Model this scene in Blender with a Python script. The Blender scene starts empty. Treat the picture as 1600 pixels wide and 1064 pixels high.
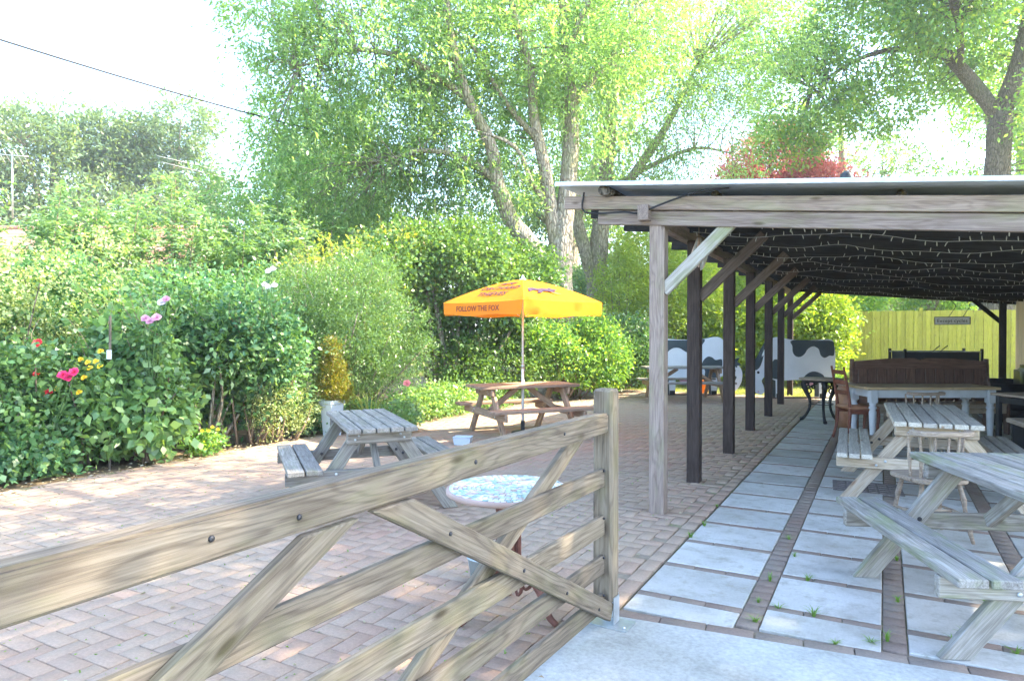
import bpy, bmesh, math, random
import numpy as np
from mathutils import Vector, Matrix

random.seed(7)
rng = np.random.default_rng(7)
R = math.radians
S = bpy.context.scene
COL = S.collection

# ------------------------------------------------------------------ camera, sky, sun, exposure
cam_d = bpy.data.cameras.new('camera')
cam_d.lens = 24.0
cam_d.sensor_width = 36.0
cam_d.clip_start = 0.05
cam_d.clip_end = 2000
cam = bpy.data.objects.new('camera', cam_d)
COL.objects.link(cam)
cam.location = (0, 0, 1.5)
cam.rotation_euler = (R(90 - 0.70), 0, R(28.62))
S.camera = cam

SUN_AZ, SUN_EL = 58.0, 40.0       # azimuth from +Y clockwise
W = bpy.data.worlds.new('World')
S.world = W
W.use_nodes = True
nt = W.node_tree
for n in list(nt.nodes):
    nt.nodes.remove(n)
sky = nt.nodes.new('ShaderNodeTexSky')
sky.sky_type = 'NISHITA'
sky.sun_disc = False
sky.sun_elevation = R(SUN_EL)
sky.sun_rotation = R(SUN_AZ)
sky.air_density = 1.0
sky.dust_density = 1.7
sky.altitude = 600
sky.ozone_density = 1.0
bg = nt.nodes.new('ShaderNodeBackground')
bg.inputs[1].default_value = 0.15
wo = nt.nodes.new('ShaderNodeOutputWorld')
nt.links.new(sky.outputs[0], bg.inputs[0])
nt.links.new(bg.outputs[0], wo.inputs[0])

sl = bpy.data.lights.new('sun', 'SUN')
sl.energy = 3.0
sl.angle = R(0.53)
sl.color = (1.0, 0.88, 0.66)
so = bpy.data.objects.new('sun', sl)
COL.objects.link(so)
sd = Vector((math.sin(R(SUN_AZ)) * math.cos(R(SUN_EL)), math.cos(R(SUN_AZ)) * math.cos(R(SUN_EL)), math.sin(R(SUN_EL))))
so.rotation_euler = sd.to_track_quat('Z', 'Y').to_euler()
so.location = (20, 20, 30)

S.view_settings.view_transform = 'Standard'
S.view_settings.look = 'None'
S.view_settings.exposure = 3.08
S.view_settings.gamma = 1.0
S.view_settings.use_curve_mapping = False
cy = S.cycles
cy.use_denoising = True
cy.max_bounces = 7
cy.diffuse_bounces = 4
cy.glossy_bounces = 2
cy.transmission_bounces = 4
cy.transparent_max_bounces = 6
cy.caustics_reflective = False
cy.caustics_refractive = False
cy.use_adaptive_sampling = True
cy.adaptive_threshold = 0.02

# ------------------------------------------------------------------ materials
def new_mat(name):
    m = bpy.data.materials.new(name)
    m.use_nodes = True
    t = m.node_tree
    for n in list(t.nodes):
        t.nodes.remove(n)
    o = t.nodes.new('ShaderNodeOutputMaterial')
    return m, t, o

def N(t, typ, **kw):
    n = t.nodes.new(typ)
    for k, v in kw.items():
        setattr(n, k, v)
    return n

def ramp(t, fac, stops):
    r = N(t, 'ShaderNodeValToRGB')
    e = r.color_ramp.elements
    while len(e) > 1:
        e.remove(e[-1])
    e[0].position = stops[0][0]
    e[0].color = (*stops[0][1], 1)
    for p, c in stops[1:]:
        x = e.new(p)
        x.color = (*c, 1)
    t.links.new(fac, r.inputs[0])
    return r.outputs[0]

def mixc(t, fac, a, b, blend='MIX'):
    m = N(t, 'ShaderNodeMix', data_type='RGBA', blend_type=blend)
    for sock, v in ((m.inputs[0], fac), (m.inputs[6], a), (m.inputs[7], b)):
        if hasattr(v, 'type'):
            t.links.new(v, sock)
        elif isinstance(v, (int, float)):
            sock.default_value = v
        else:
            sock.default_value = (*v, 1)
    return m.outputs[2]

def noise(t, vec, scale, detail=4, rough=0.55, dist=0.0):
    n = N(t, 'ShaderNodeTexNoise')
    n.inputs['Scale'].default_value = scale
    n.inputs['Detail'].default_value = detail
    n.inputs['Roughness'].default_value = rough
    n.inputs['Distortion'].default_value = dist
    if vec is not None:
        t.links.new(vec, n.inputs['Vector'])
    return n.outputs[0]

def mapping(t, vec, scale=(1, 1, 1), loc=None):
    m = N(t, 'ShaderNodeMapping')
    m.inputs['Scale'].default_value = scale
    t.links.new(vec, m.inputs['Vector'])
    if loc is not None:
        t.links.new(loc, m.inputs['Location'])
    return m.outputs[0]

def principled(t, o, col, rough=0.7, metal=0.0, spec=0.4, bump=None, bump_d=0.002, bump_s=0.5):
    p = N(t, 'ShaderNodeBsdfPrincipled')
    if hasattr(col, 'type'):
        t.links.new(col, p.inputs['Base Color'])
    else:
        p.inputs['Base Color'].default_value = (*col, 1)
    if hasattr(rough, 'type'):
        t.links.new(rough, p.inputs['Roughness'])
    else:
        p.inputs['Roughness'].default_value = rough
    p.inputs['Metallic'].default_value = metal
    p.inputs['Specular IOR Level'].default_value = spec
    if bump is not None:
        b = N(t, 'ShaderNodeBump')
        b.inputs['Strength'].default_value = bump_s
        b.inputs['Distance'].default_value = bump_d
        t.links.new(bump, b.inputs['Height'])
        t.links.new(b.outputs[0], p.inputs['Normal'])
    t.links.new(p.outputs[0], o.inputs[0])
    return p

def obj_coord(t):
    """object coordinates shifted by a random amount per object"""
    tc = N(t, 'ShaderNodeTexCoord')
    oi = N(t, 'ShaderNodeObjectInfo')
    mul = N(t, 'ShaderNodeMath', operation='MULTIPLY')
    mul.inputs[1].default_value = 37.0
    t.links.new(oi.outputs['Random'], mul.inputs[0])
    add = N(t, 'ShaderNodeVectorMath', operation='ADD')
    t.links.new(tc.outputs['Object'], add.inputs[0])
    t.links.new(mul.outputs[0], add.inputs[1])
    return add.outputs[0], oi.outputs['Random'], tc

def wood(name, dark, mid, light, knots=(0.10, 0.07, 0.05), moss=None, moss_amt=0.5, rough=0.8, figure=0.35):
    m, t, o = new_mat(name)
    v, rnd, tc = obj_coord(t)
    g = noise(t, mapping(t, v, (0.8, 34, 34)), 3.0, 6, 0.7, 0.25)
    fine = noise(t, mapping(t, v, (3, 120, 120)), 2.0, 3, 0.6)
    big = noise(t, mapping(t, v, (1.0, 5, 5)), 2.2, 3, 0.5, 1.5)
    c = ramp(t, g, [(0.33, dark), (0.48, mid), (0.63, light)])
    c = mixc(t, 0.30, c, ramp(t, big, [(0.40, dark), (0.5, mid), (0.6, light)]))
    # cathedral figure: thin dark lines that bend round slow swells
    sw = noise(t, mapping(t, v, (1.1, 7, 7)), 1.0, 2, 0.5)
    sx = N(t, 'ShaderNodeSeparateXYZ')
    t.links.new(v, sx.inputs[0])
    ma = N(t, 'ShaderNodeMath', operation='MULTIPLY_ADD')
    t.links.new(sw, ma.inputs[0])
    ma.inputs[1].default_value = 75.0
    yz = N(t, 'ShaderNodeMath', operation='ADD')
    t.links.new(sx.outputs[1], yz.inputs[0])
    t.links.new(sx.outputs[2], yz.inputs[1])
    yz2 = N(t, 'ShaderNodeMath', operation='MULTIPLY')
    t.links.new(yz.outputs[0], yz2.inputs[0])
    yz2.inputs[1].default_value = 130.0
    t.links.new(yz2.outputs[0], ma.inputs[2])
    sn = N(t, 'ShaderNodeMath', operation='SINE')
    t.links.new(ma.outputs[0], sn.inputs[0])
    mr = N(t, 'ShaderNodeMapRange')
    mr.inputs['From Min'].default_value = -1
    t.links.new(sn.outputs[0], mr.inputs['Value'])
    lines = ramp(t, mr.outputs[0], [(0.0, (0.55, 0.52, 0.5)), (0.30, (0.92, 0.91, 0.9)), (0.6, (1.08, 1.07, 1.06))])
    c = mixc(t, figure, c, lines, 'MULTIPLY')
    fr = ramp(t, fine, [(0.35, (0.62, 0.62, 0.62)), (0.6, (1, 1, 1))])
    c = mixc(t, 0.55, c, fr, 'MULTIPLY')
    vo = N(t, 'ShaderNodeTexVoronoi')
    vo.inputs['Scale'].default_value = 1.0
    t.links.new(mapping(t, v, (2.6, 8, 8)), vo.inputs['Vector'])
    k = ramp(t, vo.outputs['Distance'], [(0.06, (1, 1, 1)), (0.15, (0, 0, 0))])
    c = mixc(t, k, c, knots)
    # board to board variation
    rv = ramp(t, rnd, [(0.0, (0.80, 0.80, 0.82)), (1.0, (1.12, 1.10, 1.06))])
    c = mixc(t, 1.0, c, rv, 'MULTIPLY')
    if moss:
        mn = noise(t, mapping(t, v, (2, 6, 6)), 1.6, 4, 0.6)
        mf = ramp(t, mn, [(0.50, (0, 0, 0)), (0.68, (moss_amt,) * 3)])
        c = mixc(t, mf, c, moss)
    principled(t, o, c, rough, 0, 0.3, g, 0.003, 0.45)
    return m

def plain(name, col, rough=0.6, metal=0.0, spec=0.4, var=0.12, scale=6.0, bump=0.0):
    m, t, o = new_mat(name)
    v, rnd, tc = obj_coord(t)
    n = noise(t, v, scale, 5, 0.6)
    a = tuple(x * (1 - var) for x in col)
    b = tuple(min(1, x * (1 + var)) for x in col)
    c = ramp(t, n, [(0.35, a), (0.65, b)])
    principled(t, o, c, rough, metal, spec, n if bump else None, 0.004, bump or 0.3)
    return m

def leaf(name, cols, trans=0.42, tcol=None, gloss=0.05):
    """leaf: diffuse + light shining through, hue differs leaf by leaf"""
    m, t, o = new_mat(name)
    ge = N(t, 'ShaderNodeNewGeometry')
    k = len(cols)
    stops = [(i / max(1, k - 1), c) for i, c in enumerate(cols)]
    c = ramp(t, ge.outputs['Random Per Island'], stops)
    tcn = N(t, 'ShaderNodeTexCoord')
    n = noise(t, tcn.outputs['Object'], 0.9, 2, 0.5)
    c = mixc(t, 1.0, c, ramp(t, n, [(0.3, (0.78, 0.86, 0.9)), (0.7, (1.18, 1.12, 0.95))]), 'MULTIPLY')
    d = N(t, 'ShaderNodeBsdfDiffuse')
    t.links.new(c, d.inputs[0])
    tr = N(t, 'ShaderNodeBsdfTranslucent')
    tc2 = mixc(t, 1.0, c, tcol or (1.9, 1.75, 0.7), 'MULTIPLY')
    t.links.new(tc2, tr.inputs[0])
    mx = N(t, 'ShaderNodeMixShader')
    mx.inputs[0].default_value = trans
    t.links.new(d.outputs[0], mx.inputs[1])
    t.links.new(tr.outputs[0], mx.inputs[2])
    gl = N(t, 'ShaderNodeBsdfGlossy')
    gl.inputs['Roughness'].default_value = 0.38
    mx2 = N(t, 'ShaderNodeMixShader')
    mx2.inputs[0].default_value = gloss
    t.links.new(mx.outputs[0], mx2.inputs[1])
    t.links.new(gl.outputs[0], mx2.inputs[2])
    t.links.new(mx2.outputs[0], o.inputs[0])
    return m

def brick_mat(name, per_object, path=False):
    m, t, o = new_mat(name)
    ge = N(t, 'ShaderNodeNewGeometry')
    oi = N(t, 'ShaderNodeObjectInfo')
    rnd = oi.outputs['Random'] if per_object else ge.outputs['Random Per Island']
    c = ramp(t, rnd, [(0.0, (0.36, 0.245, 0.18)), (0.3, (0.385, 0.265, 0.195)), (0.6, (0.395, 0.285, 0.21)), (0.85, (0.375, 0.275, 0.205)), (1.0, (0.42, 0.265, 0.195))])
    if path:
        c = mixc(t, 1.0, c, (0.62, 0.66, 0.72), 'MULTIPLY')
    n1 = noise(t, ge.outputs['Position'], 0.55, 4, 0.6)
    c = mixc(t, ramp(t, n1, [(0.42, (0, 0, 0)), (0.62, (0.75, 0.75, 0.75))]), c, (0.27, 0.235, 0.20) if path else (0.38, 0.30, 0.225))
    n2 = noise(t, ge.outputs['Position'], 60, 3, 0.7)
    c = mixc(t, 0.5, c, ramp(t, n2, [(0.3, (0.7, 0.7, 0.7)), (0.7, (1.2, 1.2, 1.2))]), 'MULTIPLY')
    n3 = noise(t, ge.outputs['Position'], 7, 4, 0.6)
    c = mixc(t, ramp(t, n3, [(0.58, (0, 0, 0)), (0.75, (0.55, 0.55, 0.55))]), c, (0.27, 0.22, 0.165))
    principled(t, o, c, 0.85, 0, 0.25, n2, 0.002, 0.4)
    return m

def ground_mat(name, stops, scale, fine, bump=0.5, rough=0.95):
    m, t, o = new_mat(name)
    ge = N(t, 'ShaderNodeNewGeometry')
    n1 = noise(t, ge.outputs['Position'], scale, 6, 0.6)
    n2 = noise(t, ge.outputs['Position'], fine, 4, 0.7)
    c = ramp(t, n1, stops)
    c = mixc(t, 0.6, c, ramp(t, n2, [(0.3, (0.65, 0.65, 0.65)), (0.7, (1.25, 1.25, 1.25))]), 'MULTIPLY')
    principled(t, o, c, rough, 0, 0.2, n2, 0.01, bump)
    return m

M = {}
M['gate'] = wood('gate_wood', (0.105, 0.082, 0.060), (0.19, 0.155, 0.116), (0.255, 0.216, 0.166), knots=(0.05, 0.034, 0.022), moss=(0.17, 0.17, 0.07), moss_amt=0.3, figure=0.55)
M['grey_wood'] = wood('weathered_grey_wood', (0.15, 0.135, 0.115), (0.26, 0.24, 0.215), (0.36, 0.345, 0.32), knots=(0.15, 0.13, 0.11), moss=(0.19, 0.22, 0.09), moss_amt=0.25)
M['silver_wood'] = wood('silver_wood', (0.19, 0.175, 0.15), (0.32, 0.30, 0.27), (0.44, 0.425, 0.40), knots=(0.17, 0.15, 0.13), moss=(0.19, 0.24, 0.07), moss_amt=0.5)
M['brown_wood'] = wood('stained_brown_wood', (0.28, 0.18, 0.12), (0.42, 0.29, 0.20), (0.52, 0.39, 0.29))
M['new_wood'] = wood('pale_new_wood', (0.40, 0.30, 0.20), (0.52, 0.42, 0.31), (0.60, 0.52, 0.42), knots=(0.25, 0.15, 0.09))
M['cream_wood'] = wood('pale_worn_pine', (0.38, 0.34, 0.28), (0.54, 0.50, 0.43), (0.64, 0.61, 0.54), knots=(0.3, 0.2, 0.13))
M['post_wood'] = wood('pale_post_wood', (0.17, 0.125, 0.10), (0.29, 0.225, 0.19), (0.38, 0.31, 0.27), moss=(0.22, 0.24, 0.10), moss_amt=0.3)
M['dark_wood'] = wood('dark_post_wood', (0.022, 0.014, 0.011), (0.045, 0.031, 0.026), (0.085, 0.062, 0.053), knots=(0.04, 0.03, 0.03))
M['brace_wood'] = wood('brown_brace_wood', (0.07, 0.05, 0.04), (0.125, 0.095, 0.08), (0.19, 0.15, 0.13), knots=(0.05, 0.04, 0.03))
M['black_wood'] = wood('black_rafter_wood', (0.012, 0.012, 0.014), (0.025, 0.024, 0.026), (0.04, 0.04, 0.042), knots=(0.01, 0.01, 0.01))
M['settle'] = wood('settle_brown', (0.09, 0.05, 0.036), (0.15, 0.085, 0.062), (0.21, 0.125, 0.095), knots=(0.08, 0.04, 0.03), rough=0.5)
M['mahogany'] = wood('red_brown_chair_wood', (0.14, 0.04, 0.022), (0.22, 0.07, 0.04), (0.28, 0.10, 0.06), rough=0.5)
M['chair_wood'] = wood('old_chair_wood', (0.24, 0.18, 0.13), (0.36, 0.28, 0.21), (0.48, 0.40, 0.33))
M['table_top'] = wood('oiled_pine_top', (0.40, 0.28, 0.15), (0.52, 0.39, 0.23), (0.60, 0.48, 0.31), rough=0.5)
M['green_fence'] = wood('green_fence_wood', (0.30, 0.29, 0.035), (0.40, 0.38, 0.05), (0.45, 0.42, 0.075), knots=(0.2, 0.18, 0.05))
M['grey_paint'] = plain('grey_paint', (0.55, 0.58, 0.62), 0.5, var=0.08)
M['iron'] = plain('black_cast_iron', (0.018, 0.020, 0.022), 0.45, 0.3, var=0.3, scale=14, bump=0.2)
M['rust'] = plain('red_brown_painted_iron', (0.20, 0.085, 0.065), 0.6, 0.1, var=0.3, scale=12, bump=0.2)
M['galv'] = plain('galvanised_steel', (0.48, 0.52, 0.55), 0.42, 0.75, var=0.15, scale=10)
M['dull_iron'] = plain('worn_iron', (0.19, 0.165, 0.16), 0.85, 0.1, var=0.3, scale=20)
M['bolt'] = plain('bolt_steel', (0.05, 0.05, 0.055), 0.45, 0.6)
M['dark_metal'] = plain('dark_metal', (0.05, 0.055, 0.06), 0.45, 0.5)
M['white'] = plain('white_paint', (0.80, 0.81, 0.82), 0.55, var=0.05)
M['cow_white'] = plain('cow_white_paint', (0.74, 0.78, 0.82), 0.6, var=0.04, scale=2)
M['cow_dark'] = plain('cow_dark_paint', (0.055, 0.075, 0.085), 0.6, var=0.15, scale=3)
M['rim'] = plain('table_rim', (0.40, 0.29, 0.25), 0.7)
M['pink'] = plain('pink_paint', (0.62, 0.34, 0.40), 0.6)
M['black'] = plain('black_paint', (0.015, 0.016, 0.018), 0.5)
M['leather'] = plain('black_leather', (0.02, 0.018, 0.02), 0.42, var=0.25, scale=20, bump=0.3)
M['tan'] = plain('tan_leather', (0.36, 0.17, 0.09), 0.5, var=0.15, scale=8, bump=0.1)
M['render'] = None
def bark(name, dark, mid, light, moss):
    m, t, o = new_mat(name)
    tc = N(t, 'ShaderNodeTexCoord')
    wv = N(t, 'ShaderNodeTexVoronoi')
    wv.feature = 'DISTANCE_TO_EDGE'
    wv.inputs['Scale'].default_value = 1.0
    n0 = noise(t, tc.outputs['Object'], 3.0, 3, 0.6)
    mp = mapping(t, tc.outputs['Object'], (15, 15, 4.0), None)
    ad = N(t, 'ShaderNodeVectorMath', operation='ADD')
    t.links.new(mp, ad.inputs[0])
    t.links.new(n0, ad.inputs[1])
    t.links.new(ad.outputs[0], wv.inputs['Vector'])
    n1 = noise(t, mapping(t, tc.outputs['Object'], (14, 14, 5)), 2.0, 5, 0.7)
    c = ramp(t, n1, [(0.35, dark), (0.5, mid), (0.65, light)])
    c = mixc(t, ramp(t, wv.outputs['Distance'], [(0.0, (0.8, 0.8, 0.8)), (0.12, (0, 0, 0))]), c, tuple(x * 0.6 for x in dark))
    n2 = noise(t, tc.outputs['Object'], 1.6, 3, 0.6)
    c = mixc(t, ramp(t, n2, [(0.5, (0, 0, 0)), (0.65, (0.45, 0.45, 0.45))]), c, moss)
    h = N(t, 'ShaderNodeMath', operation='MINIMUM')
    t.links.new(wv.outputs['Distance'], h.inputs[0])
    h.inputs[1].default_value = 0.2
    principled(t, o, c, 0.95, 0, 0.15, h.outputs[0], 0.12, 0.9)
    return m
M['bark'] = bark('grey_bark', (0.22, 0.18, 0.135), (0.37, 0.32, 0.25), (0.48, 0.43, 0.35), (0.22, 0.23, 0.09))
M['dark_bark'] = bark('dark_bark', (0.08, 0.068, 0.055), (0.15, 0.13, 0.105), (0.23, 0.20, 0.165), (0.10, 0.12, 0.06))
M['twig'] = plain('twig', (0.22, 0.16, 0.11), 0.9, var=0.3)
M['roof_tile'] = plain('terracotta_tile', (0.42, 0.22, 0.15), 0.85, var=0.25, scale=3)
M['house_wall'] = plain('pale_house_wall', (0.52, 0.46, 0.38), 0.9)
M['grey_tile'] = plain('grey_brown_tile', (0.34, 0.28, 0.24), 0.85, var=0.25, scale=3)
M['pot'] = plain('pale_blue_glazed_pot', (0.52, 0.60, 0.68), 0.35, var=0.06)
M['bucket'] = plain('zinc_bucket', (0.40, 0.47, 0.50), 0.45, 0.5)
M['cable'] = plain('black_cable', (0.012, 0.012, 0.014), 0.6)
M['wire_white'] = plain('pale_wire', (0.40, 0.40, 0.38), 0.5)
M['bulb'] = plain('clear_bulb', (0.58, 0.58, 0.54), 0.25)
M['orange'] = plain('orange_plastic', (0.75, 0.22, 0.03), 0.5)
M['purple'] = plain('dark_purple_print', (0.05, 0.022, 0.055), 0.7, var=0.1)
M['maroon'] = plain('maroon_print', (0.22, 0.05, 0.03), 0.7, var=0.1)
M['ink'] = plain('black_ink', (0.02, 0.02, 0.022), 0.6)
M['red'] = plain('crimson_petal', (0.72, 0.03, 0.05), 0.6)
M['cerise'] = plain('cerise_petal', (0.75, 0.04, 0.16), 0.6)
M['rose'] = plain('pink_petal', (0.72, 0.36, 0.52), 0.6)
M['whitepetal'] = plain('white_petal', (0.78, 0.72, 0.74), 0.6)
M['salmon'] = plain('salmon_petal', (0.80, 0.27, 0.25), 0.6)
M['yellowpetal'] = plain('yellow_petal', (0.85, 0.55, 0.03), 0.6)
M['glass'] = plain('window_glass', (0.05, 0.07, 0.09), 0.08, var=0.1)
M['cloth'] = plain('faded_cloth', (0.50, 0.36, 0.28), 0.9, var=0.3, scale=30)

M['brick_one'] = brick_mat('paving_brick', True)
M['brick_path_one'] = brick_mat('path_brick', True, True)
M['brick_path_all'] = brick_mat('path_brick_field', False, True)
M['brick_all'] = brick_mat('paving_brick_field', False)
M['sand'] = ground_mat('joint_sand', [(0.3, (0.25, 0.20, 0.15)), (0.5, (0.31, 0.25, 0.18)), (0.62, (0.22, 0.23, 0.10)), (0.75, (0.35, 0.28, 0.20))], 1.2, 30)
M['soil'] = ground_mat('garden_soil', [(0.3, (0.12, 0.08, 0.05)), (0.5, (0.26, 0.19, 0.12)), (0.7, (0.36, 0.28, 0.18))], 1.6, 22, 0.9)
M['lawn'] = ground_mat('lawn', [(0.3, (0.10, 0.12, 0.03)), (0.5, (0.20, 0.20, 0.06)), (0.7, (0.30, 0.26, 0.10))], 0.7, 30, 0.8)
M['apron'] = ground_mat('concrete_apron', [(0.25, (0.25, 0.25, 0.22)), (0.42, (0.38, 0.385, 0.36)), (0.55, (0.45, 0.46, 0.45)), (0.68, (0.50, 0.515, 0.51)), (0.8, (0.33, 0.33, 0.29))], 1.5, 45, 0.25, 0.8)
M['gravel'] = ground_mat('dark_yard_floor', [(0.3, (0.13, 0.12, 0.11)), (0.6, (0.20, 0.19, 0.18))], 1.5, 30)

def slab_mat():
    m, t, o = new_mat('concrete_slab')
    ge = N(t, 'ShaderNodeNewGeometry')
    oi = N(t, 'ShaderNodeObjectInfo')
    n1 = noise(t, ge.outputs['Position'], 2.2, 6, 0.65)
    n2 = noise(t, ge.outputs['Position'], 70, 3, 0.6)
    n3 = noise(t, ge.outputs['Position'], 9, 5, 0.7)
    c = ramp(t, n1, [(0.28, (0.34, 0.325, 0.29)), (0.45, (0.46, 0.455, 0.43)), (0.6, (0.53, 0.53, 0.51)), (0.75, (0.44, 0.43, 0.40))])
    c = mixc(t, 1.0, c, ramp(t, oi.outputs['Random'], [(0, (0.80, 0.79, 0.77)), (1, (1.10, 1.09, 1.08))]), 'MULTIPLY')
    c = mixc(t, ramp(t, n3, [(0.50, (0, 0, 0)), (0.70, (0.75, 0.75, 0.75))]), c, (0.30, 0.28, 0.225))
    c = mixc(t, 0.35, c, ramp(t, n2, [(0.3, (0.75, 0.75, 0.75)), (0.7, (1.15, 1.15, 1.15))]), 'MULTIPLY')
    principled(t, o, c, 0.75, 0, 0.35, n2, 0.002, 0.3)
    return m
M['slab'] = slab_mat()

def render_mat():
    m, t, o = new_mat('stained_cream_render')
    ge = N(t, 'ShaderNodeNewGeometry')
    n1 = noise(t, mapping(t, ge.outputs['Position'], (3, 3, 0.8)), 1.3, 6, 0.65)
    c = ramp(t, n1, [(0.3, (0.30, 0.27, 0.20)), (0.48, (0.50, 0.46, 0.36)), (0.62, (0.58, 0.50, 0.38)), (0.75, (0.42, 0.38, 0.32))])
    principled(t, o, c, 0.9, 0, 0.2, n1, 0.01, 0.4)
    return m
M['render'] = render_mat()

def canvas_mat():
    m, t, o = new_mat('orange_canvas')
    d = N(t, 'ShaderNodeBsdfDiffuse')
    d.inputs[0].default_value = (0.80, 0.33, 0.04, 1)
    tr = N(t, 'ShaderNodeBsdfTranslucent')
    tr.inputs[0].default_value = (0.84, 0.34, 0.035, 1)
    mx = N(t, 'ShaderNodeMixShader')
    mx.inputs[0].default_value = 0.40
    t.links.new(d.outputs[0], mx.inputs[1])
    t.links.new(tr.outputs[0], mx.inputs[2])
    t.links.new(mx.outputs[0], o.inputs[0])
    return m
M['canvas'] = canvas_mat()

def mosaic_mat(cols):
    m, t, o = new_mat('mosaic_tile')
    ge = N(t, 'ShaderNodeNewGeometry')
    c = ramp(t, ge.outputs['Random Per Island'], [(i / len(cols), c) for i, c in enumerate(cols)])
    t.nodes[-1].color_ramp.interpolation = 'CONSTANT'
    principled(t, o, c, 0.3, 0, 0.5)
    return m
M['mosaic'] = mosaic_mat([(0.52, 0.66, 0.66), (0.62, 0.70, 0.70), (0.36, 0.55, 0.54), (0.66, 0.62, 0.60), (0.48, 0.60, 0.55), (0.55, 0.42, 0.40), (0.70, 0.74, 0.74), (0.28, 0.42, 0.42)])

def roof_mat():
    m, t, o = new_mat('corrugated_sheet')
    ge = N(t, 'ShaderNodeNewGeometry')
    n1 = noise(t, ge.outputs['Position'], 2.0, 4, 0.6)
    c = ramp(t, n1, [(0.3, (0.40, 0.43, 0.46)), (0.7, (0.56, 0.60, 0.64))])
    principled(t, o, c, 0.5, 0.3, 0.5)
    return m
M['sheet'] = roof_mat()
M['underside'] = plain('black_roof_lining', (0.018, 0.020, 0.023), 0.7, var=0.4, scale=3)

M['leaf_willow'] = leaf('willow_leaf', [(0.156, 0.261, 0.101), (0.215, 0.349, 0.135), (0.275, 0.411, 0.158), (0.358, 0.448, 0.158)], 0.58, tcol=(1.55, 1.65, 0.85))
M['leaf_oak'] = leaf('oak_leaf', [(0.096, 0.220, 0.072), (0.143, 0.298, 0.083), (0.203, 0.375, 0.091), (0.322, 0.427, 0.072)], 0.5)
M['leaf_hedge'] = leaf('hedge_leaf', [(0.058, 0.158, 0.081), (0.092, 0.219, 0.104), (0.149, 0.292, 0.134), (0.231, 0.365, 0.149)], 0.35, gloss=0.035)
M['leaf_laurel'] = leaf('laurel_leaf', [(0.063, 0.150, 0.064), (0.100, 0.213, 0.078), (0.176, 0.301, 0.100)], 0.3, gloss=0.05)
M['leaf_feather'] = leaf('feathery_leaf', [(0.088, 0.181, 0.067), (0.127, 0.241, 0.090), (0.176, 0.291, 0.113)], 0.38)
M['leaf_ash'] = leaf('ash_leaf', [(0.126, 0.234, 0.130), (0.172, 0.299, 0.148), (0.234, 0.354, 0.204)], 0.45)
M['leaf_far'] = leaf('far_leaf', [(0.104, 0.179, 0.097), (0.135, 0.218, 0.115), (0.178, 0.249, 0.132)], 0.4)
M['leaf_yellow'] = leaf('golden_leaf', [(0.20, 0.30, 0.07), (0.28, 0.35, 0.08), (0.40, 0.40, 0.10)], 0.45)
M['leaf_lime'] = leaf('lime_leaf', [(0.165, 0.273, 0.040), (0.247, 0.361, 0.047), (0.340, 0.415, 0.068)], 0.5)
M['leaf_dark'] = leaf('ivy_leaf', [(0.074, 0.158, 0.048), (0.118, 0.224, 0.059), (0.177, 0.290, 0.071)], 0.3, gloss=0.04)
M['leaf_red'] = leaf('red_leaf', [(0.435, 0.135, 0.150), (0.551, 0.210, 0.225), (0.609, 0.330, 0.300)], 0.45, tcol=(1.6, 1.1, 1.1))
M['leaf_mallow'] = leaf('lobed_leaf', [(0.130, 0.256, 0.114), (0.195, 0.345, 0.143), (0.273, 0.423, 0.157)], 0.4)
M['leaf_gold'] = leaf('golden_conifer_leaf', [(0.17, 0.22, 0.03), (0.26, 0.28, 0.035), (0.28, 0.18, 0.04)], 0.35)
M['leaf_silver'] = leaf('silver_leaf', [(0.237, 0.317, 0.143), (0.325, 0.409, 0.190), (0.444, 0.502, 0.214)], 0.35)
M['grass'] = leaf('grass_blade', [(0.16, 0.24, 0.06), (0.26, 0.33, 0.09), (0.38, 0.40, 0.16)], 0.35)
M['weed'] = leaf('weed_blade', [(0.12, 0.24, 0.04), (0.18, 0.32, 0.05)], 0.4)
M['debris'] = leaf('fallen_leaf', [(0.30, 0.22, 0.13), (0.42, 0.36, 0.24), (0.5, 0.48, 0.4), (0.24, 0.16, 0.10)], 0.1)

# ------------------------------------------------------------------ builders
def tag(o, label=None, cat=None, group=None, kind=None):
    if label:
        o['label'] = label
    if cat:
        o['category'] = cat
    if group:
        o['group'] = group
    if kind:
        o['kind'] = kind
    return o

def thing(name, loc=(0, 0, 0), rz=0.0, label=None, cat=None, group=None):
    e = bpy.data.objects.new(name, None)
    e.empty_display_size = 0.1
    COL.objects.link(e)
    e.location = loc
    e.rotation_euler = (0, 0, rz)
    return tag(e, label, cat, group)

def link(name, me, parent=None, mw=None):
    o = bpy.data.objects.new(name, me)
    COL.objects.link(o)
    if parent is not None:
        o.parent = parent
    if mw is not None:
        o.matrix_local = mw
    return o

def mesh_np(name, verts, faces, mat, smooth=False):
    """verts (n,3) and quads (m,4) or triangles (m,3) as arrays"""
    me = bpy.data.meshes.new(name)
    verts = np.asarray(verts, np.float32)
    faces = np.asarray(faces, np.int32)
    k = faces.shape[1]
    me.vertices.add(len(verts))
    me.vertices.foreach_set('co', verts.ravel())
    me.loops.add(faces.size)
    me.loops.foreach_set('vertex_index', faces.ravel())
    me.polygons.add(len(faces))
    me.polygons.foreach_set('loop_start', np.arange(0, faces.size, k, dtype=np.int32))
    me.polygons.foreach_set('loop_total', np.full(len(faces), k, np.int32))
    if smooth:
        me.polygons.foreach_set('use_smooth', np.ones(len(faces), bool))
    me.update()
    me.validate()
    me.materials.append(mat)
    return me

def mesh_bm(name, bm, mat, smooth=False):
    me = bpy.data.meshes.new(name)
    bmesh.ops.recalc_face_normals(bm, faces=bm.faces[:])
    bm.to_mesh(me)
    bm.free()
    if smooth:
        for p in me.polygons:
            p.use_smooth = True
    me.materials.append(mat)
    return me

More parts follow.
